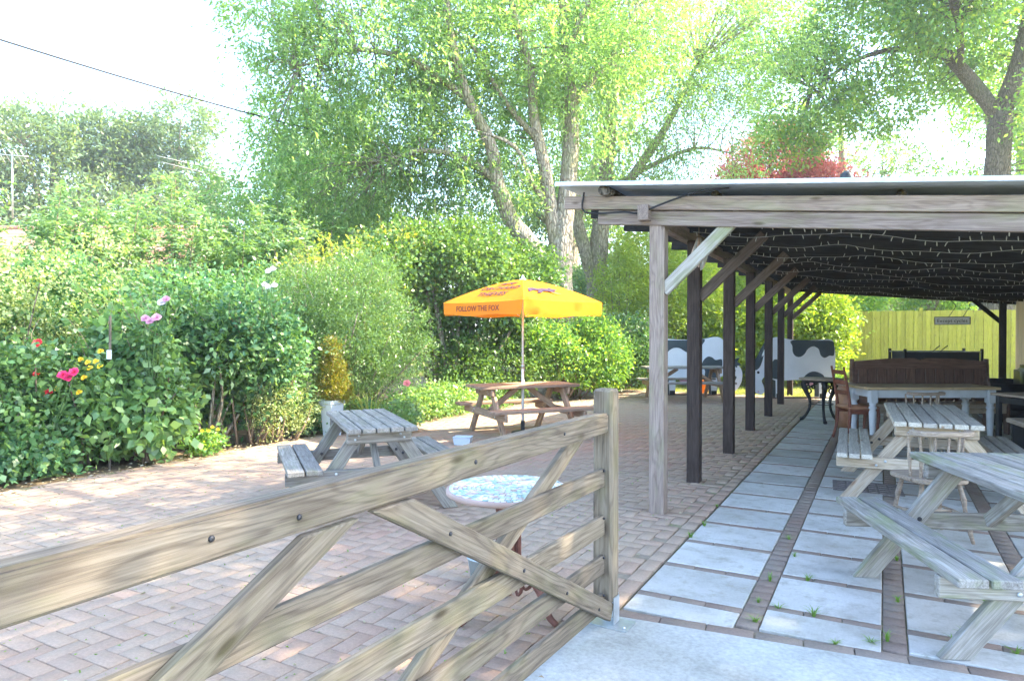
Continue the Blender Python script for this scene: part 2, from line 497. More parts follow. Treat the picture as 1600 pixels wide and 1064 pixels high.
def frame(d, up=(0, 0, 1)):
    d = Vector(d).normalized()
    u = Vector(up)
    s = u.cross(d)
    if s.length < 1e-4:
        s = Vector((0, 1, 0)).cross(d)
    s.normalize()
    n = d.cross(s)
    return d, s, n

BOX = {}
def board(parent, name, p0, p1, w, t, mat, up=(0, 0, 1), bev=0.004, cutz=None, label=None):
    """a plank from p0 to p1 (end centres): w wide, t thick, its grain along its own x axis"""
    p0, p1 = Vector(p0), Vector(p1)
    d, s, n = frame(p1 - p0, up)
    L = (p1 - p0).length
    key = (round(L, 3), round(w, 4), round(t, 4), M[mat].name, bev, cutz and (round(d.z, 3), round(s.z, 3), round(n.z, 3), round(p0.z, 3), round(p1.z, 3), cutz))
    me = BOX.get(key)
    if me is None:
        bm = bmesh.new()
        bmesh.ops.create_cube(bm, size=1.0)
        for v in bm.verts:
            end = v.co.x > 0
            v.co = Vector((v.co.x * L, v.co.y * w, v.co.z * t))
            if cutz:
                z = (p1.z if end else p0.z) + s.z * v.co.y + n.z * v.co.z
                tgt = cutz[1] if end else cutz[0]
                if tgt is not None and abs(d.z) > 0.1:
                    v.co.x += (tgt - z) / d.z
        if bev:
            bmesh.ops.bevel(bm, geom=bm.edges[:], offset=bev, segments=1, affect='EDGES')
        me = mesh_bm(name, bm, M[mat])
        BOX[key] = me
    mw = Matrix((( d.x, s.x, n.x, 0), (d.y, s.y, n.y, 0), (d.z, s.z, n.z, 0), (0, 0, 0, 1)))
    mw.translation = (p0 + p1) / 2
    o = link(name, me, parent, mw)
    if label:
        o['label'] = label
    return o

def box(parent, name, c, size, mat, bev=0.004, rz=0.0):
    p = Vector(c)
    d = Vector((math.cos(rz), math.sin(rz), 0)) * (size[0] / 2)
    return board(parent, name, p - d, p + d, size[1], size[2], mat, bev=bev)

def smooth_path(pts, rad, k=4):
    pts = [np.array(p, float) for p in pts]
    if len(pts) < 3:
        return np.array(pts), np.array(rad, float)
    P = [2 * pts[0] - pts[1]] + pts + [2 * pts[-1] - pts[-2]]
    out, ro = [], []
    for i in range(1, len(P) - 2):
        for j in range(k):
            u = j / k
            a, b, c, d = P[i - 1], P[i], P[i + 1], P[i + 2]
            out.append(0.5 * ((2 * b) + (-a + c) * u + (2 * a - 5 * b + 4 * c - d) * u * u + (-a + 3 * b - 3 * c + d) * u ** 3))
            ro.append(rad[i - 1] * (1 - u) + rad[i] * u)
    out.append(pts[-1])
    ro.append(rad[-1])
    return np.array(out), np.array(ro)

class Tubes:
    """collects tubes, lathes and boxes into one mesh"""
    def __init__(self):
        self.v, self.f, self.n = [], [], 0
    def add(self, verts, faces):
        verts = np.asarray(verts, float)
        self.v.append(verts)
        self.f.append(np.asarray(faces, int) + self.n)
        self.n += len(verts)
    def tube(self, pts, rad, sides=8, bump=0.0, k=4, smooth=True, caps=True):
        if smooth:
            p, r = smooth_path(pts, rad, k)
        else:
            p, r = np.array(pts, float), np.array(rad, float)
        m = len(p)
        tan = np.gradient(p, axis=0)
        tan /= np.linalg.norm(tan, axis=1)[:, None] + 1e-9
        ref = np.array([0.31, 0.17, 0.93]) if abs(tan[0][2]) < 0.8 else np.array([0.9, 0.3, 0.1])
        s = np.cross(ref, tan)
        s /= np.linalg.norm(s, axis=1)[:, None] + 1e-9
        n = np.cross(tan, s)
        a = np.arange(sides) * 2 * math.pi / sides
        rr = r[:, None] * (1 + bump * rng.normal(0, 1, (m, sides)))
        v = p[:, None, :] + rr[..., None] * (np.cos(a)[None, :, None] * s[:, None, :] + np.sin(a)[None, :, None] * n[:, None, :])
        v = v.reshape(-1, 3)
        i = np.arange(m - 1)[:, None] * sides
        j = np.arange(sides)[None, :]
        jn = (j + 1) % sides
        f = np.stack([i + j, i + jn, i + sides + jn, i + sides + j], -1).reshape(-1, 4)
        if caps:
            v = np.vstack([v, p[:1], p[-1:]])
            c0, c1 = m * sides, m * sides + 1
            cap = []
            for q in range(sides):
                qn = (q + 1) % sides
                cap.append([c0, qn, q, q])
                cap.append([c1, (m - 1) * sides + q, (m - 1) * sides + qn, (m - 1) * sides + qn])
            f = np.vstack([f, np.array(cap)])
        self.add(v, f)
        return self
    def lathe(self, base, prof, sides=14):
        pts = [(base[0], base[1], base[2] + z) for r, z in prof]
        return self.tube(pts, [r for r, z in prof], sides, smooth=False)
    def build(self, name, mat, parent=None, smooth=True):
        v = np.vstack(self.v)
        f = np.vstack(self.f)
        tri = f[:, 2] == f[:, 3]
        me = bpy.data.meshes.new(name)
        me.from_pydata(v.tolist(), [], [tuple(x[:3]) if tr else tuple(x) for x, tr in zip(f.tolist(), tri)])
        me.materials.append(M[mat])
        if smooth:
            me.polygons.foreach_set('use_smooth', np.ones(len(me.polygons), bool))
        me.update()
        return link(name, me, parent)

def prism(name, pts, z0, z1, mat, parent=None, mw=None, bev=0.0):
    """a flat outline in the local xy plane, extruded from z0 to z1"""
    bm = bmesh.new()
    vs = [bm.verts.new((x, y, z0)) for x, y in pts]
    f = bm.faces.new(vs)
    r = bmesh.ops.extrude_face_region(bm, geom=[f])
    for e in r['geom']:
        if isinstance(e, bmesh.types.BMVert):
            e.co.z = z1
    if bev:
        bmesh.ops.bevel(bm, geom=bm.edges[:], offset=bev, segments=1, affect='EDGES')
    return link(name, mesh_bm(name, bm, M[mat]), parent, mw)

def spline(pts, k=6, closed=True):
    n = len(pts)
    out = []
    for i in range(n if closed else n - 1):
        a, b, c, d = (np.array(pts[(i + q) % n if closed else min(max(i + q, 0), n - 1)], float) for q in (-1, 0, 1, 2))
        for j in range(k):
            u = j / k
            out.append(tuple(0.5 * ((2 * b) + (-a + c) * u + (2 * a - 5 * b + 4 * c - d) * u * u + (-a + 3 * b - 3 * c + d) * u ** 3)))
    if not closed:
        out.append(tuple(pts[-1]))
    return out

def rounded_box(name, c, size, rad, mat, parent=None, seg=3, rz=0.0):
    bm = bmesh.new()
    bmesh.ops.create_cube(bm, size=1.0)
    for v in bm.verts:
        v.co = Vector((v.co.x * size[0], v.co.y * size[1], v.co.z * size[2]))
    bmesh.ops.bevel(bm, geom=bm.edges[:], offset=rad, segments=seg, affect='EDGES')
    mw = Matrix.Translation(c) @ Matrix.Rotation(rz, 4, 'Z')
    return link(name, mesh_bm(name, bm, M[mat], True), parent, mw)

def text_mesh(name, body, size, mat, parent, mw, extrude=0.0008, bold=0.0):
    cu = bpy.data.curves.new(name, 'FONT')
    cu.body = body
    cu.size = size
    cu.align_x = 'CENTER'
    cu.align_y = 'CENTER'
    cu.extrude = extrude
    cu.offset = bold
    cu.resolution_u = 2
    ob = bpy.data.objects.new(name, cu)
    COL.objects.link(ob)
    dg = bpy.context.evaluated_depsgraph_get()
    me = bpy.data.meshes.new_from_object(ob.evaluated_get(dg))
    bpy.data.objects.remove(ob)
    bpy.data.curves.remove(cu)
    me.materials.clear()
    me.materials.append(M[mat])
    return link(name, me, parent, mw)

# ------------------------------------------------------------------ foliage
def unit(n):
    v = rng.normal(0, 1, (n, 3))
    return v / (np.linalg.norm(v, axis=1)[:, None] + 1e-9)

def leaf_quads(P, Dv, L, Wd, fold=0.18):
    """diamond leaves with a folded midrib: four vertices each"""
    n = len(P)
    Dv = Dv / (np.linalg.norm(Dv, axis=1)[:, None] + 1e-9)
    r = unit(n)
    r[:, 2] += 0.9
    Sd = np.cross(Dv, r)
    Sd /= np.linalg.norm(Sd, axis=1)[:, None] + 1e-9
    Nn = np.cross(Sd, Dv)
    sc = rng.uniform(0.65, 1.25, n)[:, None]
    L = L * sc
    Wd = Wd * sc
    mid = P + Dv * L * 0.45 + Nn * (L * fold * 0.5)
    V = np.stack([P, mid + Sd * Wd / 2, P + Dv * L, mid - Sd * Wd / 2], 1).reshape(-1, 3)
    F = np.arange(4 * n).reshape(-1, 4)
    return V, F

def blob_points(blobs, n, surf=0.6):
    w = np.array([b[3] * b[4] * b[5] for b in blobs]) ** 0.67
    w /= w.sum()
    idx = rng.choice(len(blobs), n, p=w)
    B = np.array([b[:6] for b in blobs])[idx]
    u = unit(n)
    rad = np.where(rng.random(n) < surf, rng.uniform(0.78, 1.06, n), rng.uniform(0.2, 1, n) ** 0.6)
    return B[:, :3] + u * rad[:, None] * B[:, 3:6], u

def crown_mesh(name, blobs, clumps, per, L, Wd, cr, mat, droop=0.3, surf=0.6, out=0.8, sway=1.0):
    C, U = blob_points(blobs, clumps, surf)
    keep = C[:, 2] > 0.03
    C, U = C[keep], U[keep]
    n = len(C)
    size = rng.uniform(0.5, 1.4, n)
    Cc = np.repeat(C, per, 0)
    Uu = np.repeat(U, per, 0)
    off = rng.normal(0, 1, (n * per, 3)) * (cr * np.repeat(size, per))[:, None]
    off[:, 2] *= 0.75
    P = Cc + off
    Dv = Uu * out + unit(n * per) * sway + np.array([0, 0, -droop])
    P[:, 2] = np.maximum(P[:, 2], 0.02)
    V, F = leaf_quads(P, Dv, L, Wd)
    V[:, 2] = np.maximum(V[:, 2], 0.012)
    return mesh_np(name, V, F, M[mat]), C

def strands_mesh(name, starts, length, mat, L, Wd, per=26, spread=0.35):
    """drooping leafy strands, as on a willow"""
    n = len(starts)
    ln = rng.uniform(0.5, 1.2, n) * length
    hd = rng.uniform(0, 2 * math.pi, n)
    u = (np.arange(per) / per)[None, :].repeat(n, 0) + rng.uniform(0, 0.03, (n, per))
    hx = np.cos(hd)[:, None] * spread * np.sqrt(u)
    hy = np.sin(hd)[:, None] * spread * np.sqrt(u)
    P = starts[:, None, :] + np.stack([hx, hy, -ln[:, None] * u ** 1.3 + 0.1 * np.sin(u * 3)], -1)
    P = P.reshape(-1, 3) + rng.normal(0, 0.03, (n * per, 3))
    Dv = unit(n * per) * 0.8 + np.array([0, 0, -0.6])
    V, F = leaf_quads(P, Dv, L, Wd)
    return V, F

def join_np(name, parts, mat):
    vs, fs, k = [], [], 0
    for V, F in parts:
        vs.append(V)
        fs.append(F + k)
        k += len(V)
    return mesh_np(name, np.vstack(vs), np.vstack(fs), M[mat])

def twigs(tb, anchors, C, frac, r0=0.02, sag=0.2):
    """thin branches from the nearest limb point out to some of the leaf clumps"""
    A = np.array(anchors)
    pick = np.nonzero(rng.random(len(C)) < frac)[0]
    for i in pick:
        d = np.linalg.norm(A - C[i], axis=1)
        a = A[np.argmin(d + rng.uniform(0, 0.6, len(A)))]
        m = (a + C[i]) / 2 + rng.normal(0, 0.12, 3) + np.array([0, 0, sag * np.linalg.norm(a - C[i]) * 0.3])
        tb.tube([a, m, C[i]], [r0, r0 * 0.6, r0 * 0.22], 4, k=3, caps=False)

def tree(name, loc, limbs, blobs, clumps, per, L, Wd, cr, lmat, bmat, label, group=None, twig=0.10, droop=0.3, surf=0.55, strands=0, slen=1.2, tr=0.02, cat='tree'):
    """limbs and blobs in coordinates relative to loc"""
    t = thing(name, loc, 0, label, cat, group)
    tb = Tubes()
    anchors = []
    for pts, rad in limbs:
        tb.tube(pts, rad, 10 if rad[0] > 0.12 else 7, 0.045 if rad[0] > 0.12 else 0.03)
        p, r = smooth_path(pts, rad, 3)
        anchors += [q for q, rr in zip(p, r) if q[2] > 1.2 or len(p) < 6] or [p[-1]]
    me, C = crown_mesh('crown', blobs, clumps, per, L, Wd, cr, lmat, droop, surf)
    if strands:
        V0 = np.empty(len(me.vertices) * 3, np.float32)
        me.vertices.foreach_get('co', V0)
        V0 = V0.reshape(-1, 3)
        F0 = np.arange(len(V0)).reshape(-1, 4)
        st = C[rng.choice(len(C), strands)]
        V1, F1 = strands_mesh('s', st, slen, lmat, L, Wd)
        me = join_np('crown', [(V0, F0), (V1, F1)], lmat)
    if twig:
        twigs(tb, anchors, C, twig, tr)
    tb.build('trunk', bmat, t)
    link('crown', me, t)
    return t

def shrub(name, loc, blobs, clumps, per, L, Wd, cr, lmat, label, cat='shrub', group=None, stems=7, bmat='twig', surf=0.6, droop=0.2, stem_r=0.014):
    t = thing(name, loc, 0, label, cat, group)
    me, C = crown_mesh('foliage', blobs, clumps, per, L, Wd, cr, lmat, droop, surf)
    tb = Tubes()
    cen = C.mean(0)
    if stems:
        # stray shoots that break the outline
        P, Dv = [], []
        far = np.argsort(-np.linalg.norm((C - cen) * np.array([1, 1, 1.6]), axis=1) - 1.2 * C[:, 2])[:max(8, len(C) // 3)]
        for i in rng.choice(far, max(6, clumps // 22)):
            d = (C[i] - cen) / (np.linalg.norm(C[i] - cen) + 1e-6) * 0.8 + rng.normal(0, 0.35, 3) + np.array([0, 0, 0.75])
            d /= np.linalg.norm(d)
            ln = rng.uniform(2.5, 6.5) * L
            bend = rng.normal(0, 0.12, 3) * ln
            tb.tube([C[i], C[i] + d * ln * 0.5 + bend, C[i] + d * ln], [0.005, 0.0035, 0.0015], 4, k=2, caps=False)
            for q in range(12):
                u = (q + 0.5) / 12
                P.append(C[i] + d * ln * u + bend * 4 * u * (1 - u) * 0.5)
                Dv.append(d * 0.5 + rng.normal(0, 0.75, 3))
        V0 = np.empty(len(me.vertices) * 3, np.float32)
        me.vertices.foreach_get('co', V0)
        V0 = V0.reshape(-1, 3)
        V1, F1 = leaf_quads(np.array(P), np.array(Dv), L * 0.85, Wd * 0.85)
        me = join_np('foliage', [(V0, np.arange(len(V0)).reshape(-1, 4)), (V1, F1)], lmat)
    link('foliage', me, t)
    if stems:
        for i in range(stems):
            c = C[rng.integers(len(C))]
            a = rng.uniform(0, 2 * math.pi)
            b = np.array([0.12 * math.cos(a) + 0.25 * c[0], 0.12 * math.sin(a) + 0.25 * c[1], 0.0])
            m = (b + c) / 2 + rng.normal(0, 0.06, 3)
            sm = Tubes()
            sm.tube([b, m, c], [stem_r * 1.4, stem_r, stem_r * 0.4], 5, k=3)
            sm.build('stem', bmat, t)
        tb.build('shoots', bmat, t)['kind'] = 'stuff'
    return t

# ================================================================== THE SETTING
def sheet(name, x0, x1, y0, y1, z, mat, kind='structure', label=None):
    me = mesh_np(name, [(x0, y0, z), (x1, y0, z), (x1, y1, z), (x0, y1, z)], [[0, 1, 2, 3]], M[mat])
    return tag(link(name, me), label, None, None, kind)

sheet('ground', -600, 600, -600, 600, -0.05, 'lawn')
sheet('planting_bed', -14, -7.32, -4, 19.5, -0.034, 'soil')
pave = sheet('brick_paving', -7.30, -1.26, -3.0, 17.2, -0.012, 'sand')

# ---- block paving laid in herringbone, long axis .2 m
UN = 0.1035
def brick_mesh(l, w):
    g, c = 0.0045, 0.0022
    x, y = l / 2 - g / 2, w / 2 - g / 2
    v = [(-x, -y, -0.02), (x, -y, -0.02), (x, y, -0.02), (-x, y, -0.02),
         (-x, -y, -c), (x, -y, -c), (x, y, -c), (-x, y, -c),
         (-x + c, -y + c, 0), (x - c, -y + c, 0), (x - c, y - c, 0), (-x + c, y - c, 0)]
    f = [(0, 1, 5, 4), (1, 2, 6, 5), (2, 3, 7, 6), (3, 0, 4, 7), (4, 5, 9, 8), (5, 6, 10, 9), (6, 7, 11, 10), (7, 4, 8, 11), (8, 9, 10, 11)]
    return np.array(v), np.array(f)
BV, BF = brick_mesh(UN * 2, UN)
brick_me = mesh_np('brick', BV, BF, M['brick_one'])
spots = []
x0, x1, y0, y1 = -7.30, -1.375, -1.0, 17.2
nx, ny = int((x1 - x0) / UN), int((y1 - y0) / UN)
for i in range(nx):
    for j in range(ny):
        k = (i - j) % 4
        if k == 0 and i < nx - 1:
            spots.append((x1 - (nx - i - 1) * UN, y0 + (j + 0.5) * UN, 0.0))
        elif k == 3 and j < ny - 1:
            spots.append((x1 - (nx - i - 0.5) * UN, y0 + (j + 1.0) * UN, math.pi / 2))
        elif (k == 0 and i == nx - 1) or (k == 1 and i == 0):
            pass
for j in range(int((17.2 + 1.0) / (UN * 2))):                         # the edging course along the path
    spots.append((-1.3165, -1.0 + (j + 0.5) * UN * 2, math.pi / 2))
fwd = np.array([-math.sin(R(28.62)), math.cos(R(28.62))])
rgt = np.array([math.cos(R(28.62)), math.sin(R(28.62))])
def in_view(x, y, m=0.72):
    p = np.array([x, y])
    d = p @ fwd
    return d > 1.5 and abs(p @ rgt) < m * d and d * 0.51 > 1.5
vis = sorted((s for s in spots if in_view(s[0], s[1])), key=lambda s: s[0] ** 2 + s[1] ** 2)
near = set(vis[:300])
vs, fs, k = [], [], 0
for s in spots:
    dz = rng.uniform(-0.0025, 0.0015)
    rx, ry, rz = rng.normal(0, 0.003), rng.normal(0, 0.003), s[2] + rng.normal(0, 0.008)
    if s in near:
        o = link('brick', brick_me, pave)
        o.location = (s[0], s[1], dz)
        o.rotation_euler = (rx, ry, rz)
    else:
        c, sn = math.cos(rz), math.sin(rz)
        q = BV.copy()
        q[:, 2] += dz + q[:, 0] * ry + q[:, 1] * rx
        q = np.stack([q[:, 0] * c - q[:, 1] * sn + s[0], q[:, 0] * sn + q[:, 1] * c + s[1], q[:, 2]], 1)
        vs.append(q)
        fs.append(BF + k)
        k += 12
tag(link('brick_field', mesh_np('brick_field', np.vstack(vs), np.vstack(fs), M['brick_all']), pave), kind='stuff')

# ---- path of concrete slabs with brick courses between
path = sheet('slab_path', -1.258, 2.30, 3.42, 21.0, -0.016, 'sand')
cols = [(-1.25, -0.665), (-0.555, 0.0), (0.105, 0.70), (0.81, 1.40), (1.51, 2.10)]
PITCH, SL = 0.555, 0.478
SLAB = {}
def slab(x0, x1, y0, y1):
    key = (round(x1 - x0, 3), round(y1 - y0, 3))
    if key not in SLAB:
        bm = bmesh.new()
        bmesh.ops.create_cube(bm, size=1.0)
        for v in bm.verts:
            v.co = Vector((v.co.x * key[0], v.co.y * key[1], v.co.z * 0.03 - 0.015))
        bmesh.ops.bevel(bm, geom=[e for e in bm.edges if e.verts[0].co.z > -0.01 and e.verts[1].co.z > -0.01], offset=0.004, segments=1, affect='EDGES')
        SLAB[key] = mesh_bm('slab', bm, M['slab'])
    o = link('slab', SLAB[key], path)
    o.location = ((x0 + x1) / 2, (y0 + y1) / 2, rng.uniform(-0.002, 0.002))
    o.rotation_euler = (rng.normal(0, 0.002), rng.normal(0, 0.002), rng.normal(0, 0.003))
crs = []                                                             # bricks of the courses (x, y, rz, len)
def edge_y(x):
    return 3.47 + 0.10 * (x + 0.6)
MH = (-0.44, 0.16, 7.16, 7.66)
for ci, (a, b) in enumerate(cols):
    st = 3.85 + (0.12 if ci == 1 else 0.14 if ci > 1 else 0)
    e = edge_y((a + b) / 2) + 0.12
    slab(a + 0.006, b - 0.006, e, st - 0.077)
    for k in range(31):
        y = st + k * PITCH
        if y + SL > 21:
            break
        slab(a + 0.006, b - 0.006, y, y + SL)
        n = 3
        for q in range(n):
            w = (b - a) / n
            crs.append((a + (q + 0.5) * w, y - 0.0385, 0.0, w, 0.070))
    for q in range(3):                                               # front edging
        w = (b - a + 0.105) / 3
        x = a + (q + 0.5) * w
        crs.append((x, edge_y(x) + 0.055, math.atan(0.10), w, 0.103))
for ci in range(len(cols) - 1):
    xm = (cols[ci][1] + cols[ci + 1][0]) / 2
    w = cols[ci + 1][0] - cols[ci][1]
    y = edge_y(xm) + 0.14
    while y < 20.9:
        crs.append((xm, y + 0.053, 0.0, w, 0.105))
        y += 0.108
crs.sort(key=lambda s: s[0] ** 2 + s[1] ** 2)
CB = {}
vs, fs, k = [], [], 0
for n_, (x, y, rz, l, w) in enumerate(crs):
    if MH[0] < x < MH[1] and MH[2] < y < MH[3]:
        continue
    dz = rng.uniform(-0.004, 0.0)
    rz += rng.normal(0, 0.01)
    kk = (round(l, 3), w)
    if n_ < 300:
        if kk not in CB:
            v_, f_ = brick_mesh(l, w)
            CB[kk] = mesh_np('brick', v_, f_, M['brick_path_one'])
        o = link('brick', CB[kk], path)
        o.location = (x, y, dz)
        o.rotation_euler = (0, 0, rz)
    else:
        v_, f_ = brick_mesh(l, w)
        c, sn = math.cos(rz), math.sin(rz)
        vs.append(np.stack([v_[:, 0] * c - v_[:, 1] * sn + x, v_[:, 0] * sn + v_[:, 1] * c + y, v_[:, 2] + dz], 1))
        fs.append(f_ + k)
        k += 12
tag(link('brick_course', mesh_np('brick_course', np.vstack(vs), np.vstack(fs), M['brick_path_all']), path), kind='stuff')

# ---- concrete apron in front of the path and beneath the gate
ap = [(-1.42, -3.0), (6.0, -3.0), (6.0, edge_y(6.0)), (-1.24, edge_y(-1.24)), (-1.33, 3.25), (-1.36, 2.5), (-1.40, 1.2)]
bm = bmesh.new()
bm.faces.new([bm.verts.new((x, y, 0.006)) for x, y in ap])
r = bmesh.ops.extrude_face_region(bm, geom=bm.faces[:])
for e in r['geom']:
    if isinstance(e, bmesh.types.BMVert):
        e.co.z = -0.06
tag(link('concrete_apron', mesh_bm('concrete_apron', bm, M['apron'])), kind='structure')

# ---- manhole cover in the path
mh = thing('manhole_cover', (-0.14, 7.41, 0.0), R(4), 'dark ribbed iron access cover set into the slab path', 'manhole cover')
box(mh, 'frame', (0, 0, -0.004), (0.60, 0.50, 0.016), 'dull_iron', 0.002)
for i in range(6):
    for j in range(5):
        box(mh, 'rib', (-0.225 + i * 0.09, -0.18 + j * 0.09, 0.0055), (0.07, 0.07, 0.005), 'dull_iron', 0.0015)

# ================================================================== THE GATE
GA = Vector((-1.255, 3.31, 0))
GB = Vector((-1.37, 0.62, 0))
gd = (GB - GA).normalized()
g = thing('field_gate', GA, math.atan2(gd.y, gd.x), 'weathered five bar timber field gate standing open at the edge of the paving', 'gate')
GL = 3.05
# local x runs from the free end back to the hinge, local y is +X world (towards the path)
board(g, 'stile', (0.0, 0, 0.12), (0.0, 0, 1.21), 0.105, 0.10, 'gate', up=(1, 0, 0), bev=0.012)
board(g, 'stile', (GL, 0, 0.05), (GL, 0, 1.30), 0.11, 0.10, 'gate', up=(1, 0, 0), bev=0.012)
# top rail, deeper towards the hinge
def top_rail():
    bm = bmesh.new()
    L = GL - 0.05
    bmesh.ops.create_cube(bm, size=1.0)
    for v in bm.verts:
        f = v.co.x + 0.5
        v.co = Vector((v.co.x * L, v.co.y * 0.075, (0.100 + 0.008 * f) * (v.co.z + 0.5) - (0.100 + 0.008 * f)))
    bmesh.ops.bevel(bm, geom=bm.edges[:], offset=0.009, segments=2, affect='EDGES')
    o = link('top_rail', mesh_bm('top_rail', bm, M['gate']), g)
    o.location = (0.05 + L / 2, 0, 1.092)
top_rail()
for z, h in ((0.762, 0.092), (0.520, 0.100), (0.320, 0.096), (0.128, 0.090)):
    board(g, 'rail', (0.045, 0.0, z), (GL - 0.05, 0.0, z), 0.030, h, 'gate', bev=0.005)
# braces: the first two cross, one on each face of the rails
board(g, 'brace', (0.03, 0.034, 0.075), (1.71, 0.034, 0.992), 0.088, 0.034, 'gate', up=(0, 1, 0), bev=0.005, cutz=(None, 0.985))
board(g, 'brace', (0.26, -0.034, 1.0), (2.07, -0.034, 0.085), 0.080, 0.034, 'gate', up=(0, 1, 0), bev=0.005, cutz=(0.990, None))
board(g, 'brace', (1.93, 0.034, 0.985), (3.0, 0.034, 0.44), 0.090, 0.034, 'gate', up=(0, 1, 0), bev=0.005, cutz=(0.980, None))
def bolt(parent, p, axis, r=0.008, h=0.005, mat='bolt'):
    tb = Tubes()
    a = Vector(p)
    b = a + Vector(axis).normalized() * h
    tb.tube([a, a + (b - a) * 0.5, b], [r, r, r * 0.7], 8, smooth=False)
    tb.build('bolt', mat, parent)
for s_, z in ((1.42, 0.83), (0.93, 0.56), (0.55, 0.345), (0.20, 0.15), (2.42, 0.765), (2.72, 0.60)):
    bolt(g, (s_, 0.051, z), (0, 1, 0))
for s_, z in ((2.30, 1.04), (2.05, 1.03), (1.25, 1.04), (0.55, 1.05)):
    bolt(g, (s_, 0.0375, z), (0, 1, 0))
for z in (0.80, 0.56, 0.36, 0.17):
    bolt(g, (0.07, 0.0155, z), (0, 1, 0), 0.006, 0.01)
br = thing('gate_stop', (GA.x, GA.y, 0.006), g.rotation_euler.z, 'galvanised steel gate stop bolted to the concrete under the gate end', 'bracket')
box(br, 'base_plate', (0.0, 0.02, 0.004), (0.14, 0.24, 0.006), 'galv', 0.001)
board(br, 'upright', (0.0, 0.058, 0.009), (0.0, 0.058, 0.145), 0.07, 0.006, 'galv', up=(0, 1, 0), bev=0.001)
board(br, 'side_plate', (-0.060, 0.0, 0.009), (-0.060, 0.0, 0.145), 0.09, 0.006, 'galv', up=(1, 0, 0), bev=0.001)
for y in (0.115, -0.07):
    bolt(br, (0.04, y, 0.007), (0, 0, 1), 0.010, 0.010, 'galv')
gp = thing('hinge_post', (GB.x - 0.043 + gd.x * 0.55, GB.y + gd.y * 0.55, 0), g.rotation_euler.z, 'square timber post that carries the hinges of the field gate', 'post')
board(gp, 'shaft', (0.02, 0, -0.05), (0.02, 0, 1.42), 0.15, 0.15, 'gate', up=(1, 0, 0), bev=0.01)
board(gp, 'cap', (0.02, 0, 1.421), (0.02, 0, 1.45), 0.17, 0.17, 'gate', up=(1, 0, 0), bev=0.01)

# ================================================================== THE OPEN SHELTER
sh = thing('timber_shelter', (0, 5.5, 0), 0, 'open sided timber shelter with corrugated roof along the slab path', 'shelter')
OY = -5.5
def rz_(x):
    return 2.690 - 0.092 * (x + 1.65)                                 # sheet height at x
PX = [(-1.65, 5.57), (-1.67, 6.88), (-1.69, 8.72), (-1.80, 10.92), (-1.82, 12.92), (-1.90, 15.22), (-2.00, 17.70)]
for i, (x, y) in enumerate(PX):
    board(sh, 'post', (x, y + OY, -0.02), (x, y + OY, 2.41), 0.125, 0.125, 'post_wood' if i == 0 else 'dark_wood', up=(0, 1, 0), bev=0.006,
          label='pale weathered corner post, green at its foot' if i == 0 else None)
    board(sh, 'brace', (x + 0.045, y + OY + (0 if i else -0.02), 1.84), (x + 0.66, y + OY + (0 if i else -0.02), 2.43), 0.10, 0.055, 'silver_wood' if i == 0 else 'brace_wood', up=(0, 1, 0), bev=0.004)
for y in (17.7,):
    board(sh, 'post', (2.20, y + OY, -0.02), (2.20, y + OY, 2.30), 0.125, 0.125, 'black_wood', up=(0, 1, 0), bev=0.006)
    board(sh, 'brace', (2.16, y + OY, 1.72), (1.50, y + OY, 2.36), 0.09, 0.055, 'black_wood', up=(0, 1, 0), bev=0.004)
# plate along the post heads, its sawn end showing at the front
board(sh, 'wall_plate', (-1.735, 5.40 + OY, 2.475), (-2.05, 17.95 + OY, 2.475), 0.09, 0.125, 'post_wood', bev=0.004)
def cross(y, x0, x1, dz, h, t, mat, name='rafter', cut=False):
    a = Vector((x0, y + OY, rz_(x0) - dz))
    b = Vector((x1, y + OY, rz_(x1) - dz))
    return board(sh, name, a, b, t, h, mat, bev=0.004)
# two front beams, the upper longer
cross(5.49, -2.46, 2.6, 0.135, 0.110, 0.05, 'post_wood', 'front_beam')
cross(5.52, -2.16, 2.6, 0.255, 0.118, 0.05, 'post_wood', 'front_beam')
ye = 6.0
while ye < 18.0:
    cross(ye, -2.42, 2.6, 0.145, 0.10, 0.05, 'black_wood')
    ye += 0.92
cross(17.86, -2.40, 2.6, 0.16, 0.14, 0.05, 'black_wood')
# round purlins along the roof, their ends at the front
for x, yf, pr in ((-2.06, 5.36, 0.046), (-1.2, 5.62, 0.036), (0.1, 5.62, 0.036), (1.4, 5.62, 0.036)):
    tb = Tubes()
    z = rz_(x) - 0.046
    tb.tube([(x, yf + OY, z), (x, 8 + OY, z), (x, 18.0 + OY, z)], [pr, 0.036, 0.036], 10, 0.02)
    tb.build('purlin', 'dark_bark', sh)
# corrugated sheets: ridges run down the slope
def corrugated(y0, y1, z_off, mat, name):
    pitch = 0.076
    n = int((y1 - y0) / pitch * 6)
    ys = np.linspace(y0, y1, n)
    zs = 0.009 * np.cos(ys * 2 * math.pi / pitch)
    xs = [-2.48, 2.75]
    V, F = [], []
    for th in (0, 0.004):
        for x in xs:
            for y, z in zip(ys, zs):
                V.append((x, y + OY, rz_(x) + z + z_off + th))
    V = np.array(V)
    i = np.arange(n - 1)
    bot = np.stack([i, i + 1, n + i + 1, n + i], 1)
    top = bot[:, ::-1] + 2 * n
    lf = np.stack([i, 2 * n + i, 2 * n + i + 1, i + 1], 1)
    rt_ = np.stack([n + i, n + i + 1, 3 * n + i + 1, 3 * n + i], 1)
    fr = np.array([[0, n, 3 * n, 2 * n], [n - 1, 3 * n - 1, 4 * n - 1, 2 * n - 1]])
    return link(name, mesh_np(name, V, np.vstack([bot, top, lf, rt_, fr]), M[mat]), sh)
ys_ = [5.33, 7.35, 9.45, 11.55, 13.65, 15.75, 18.10]
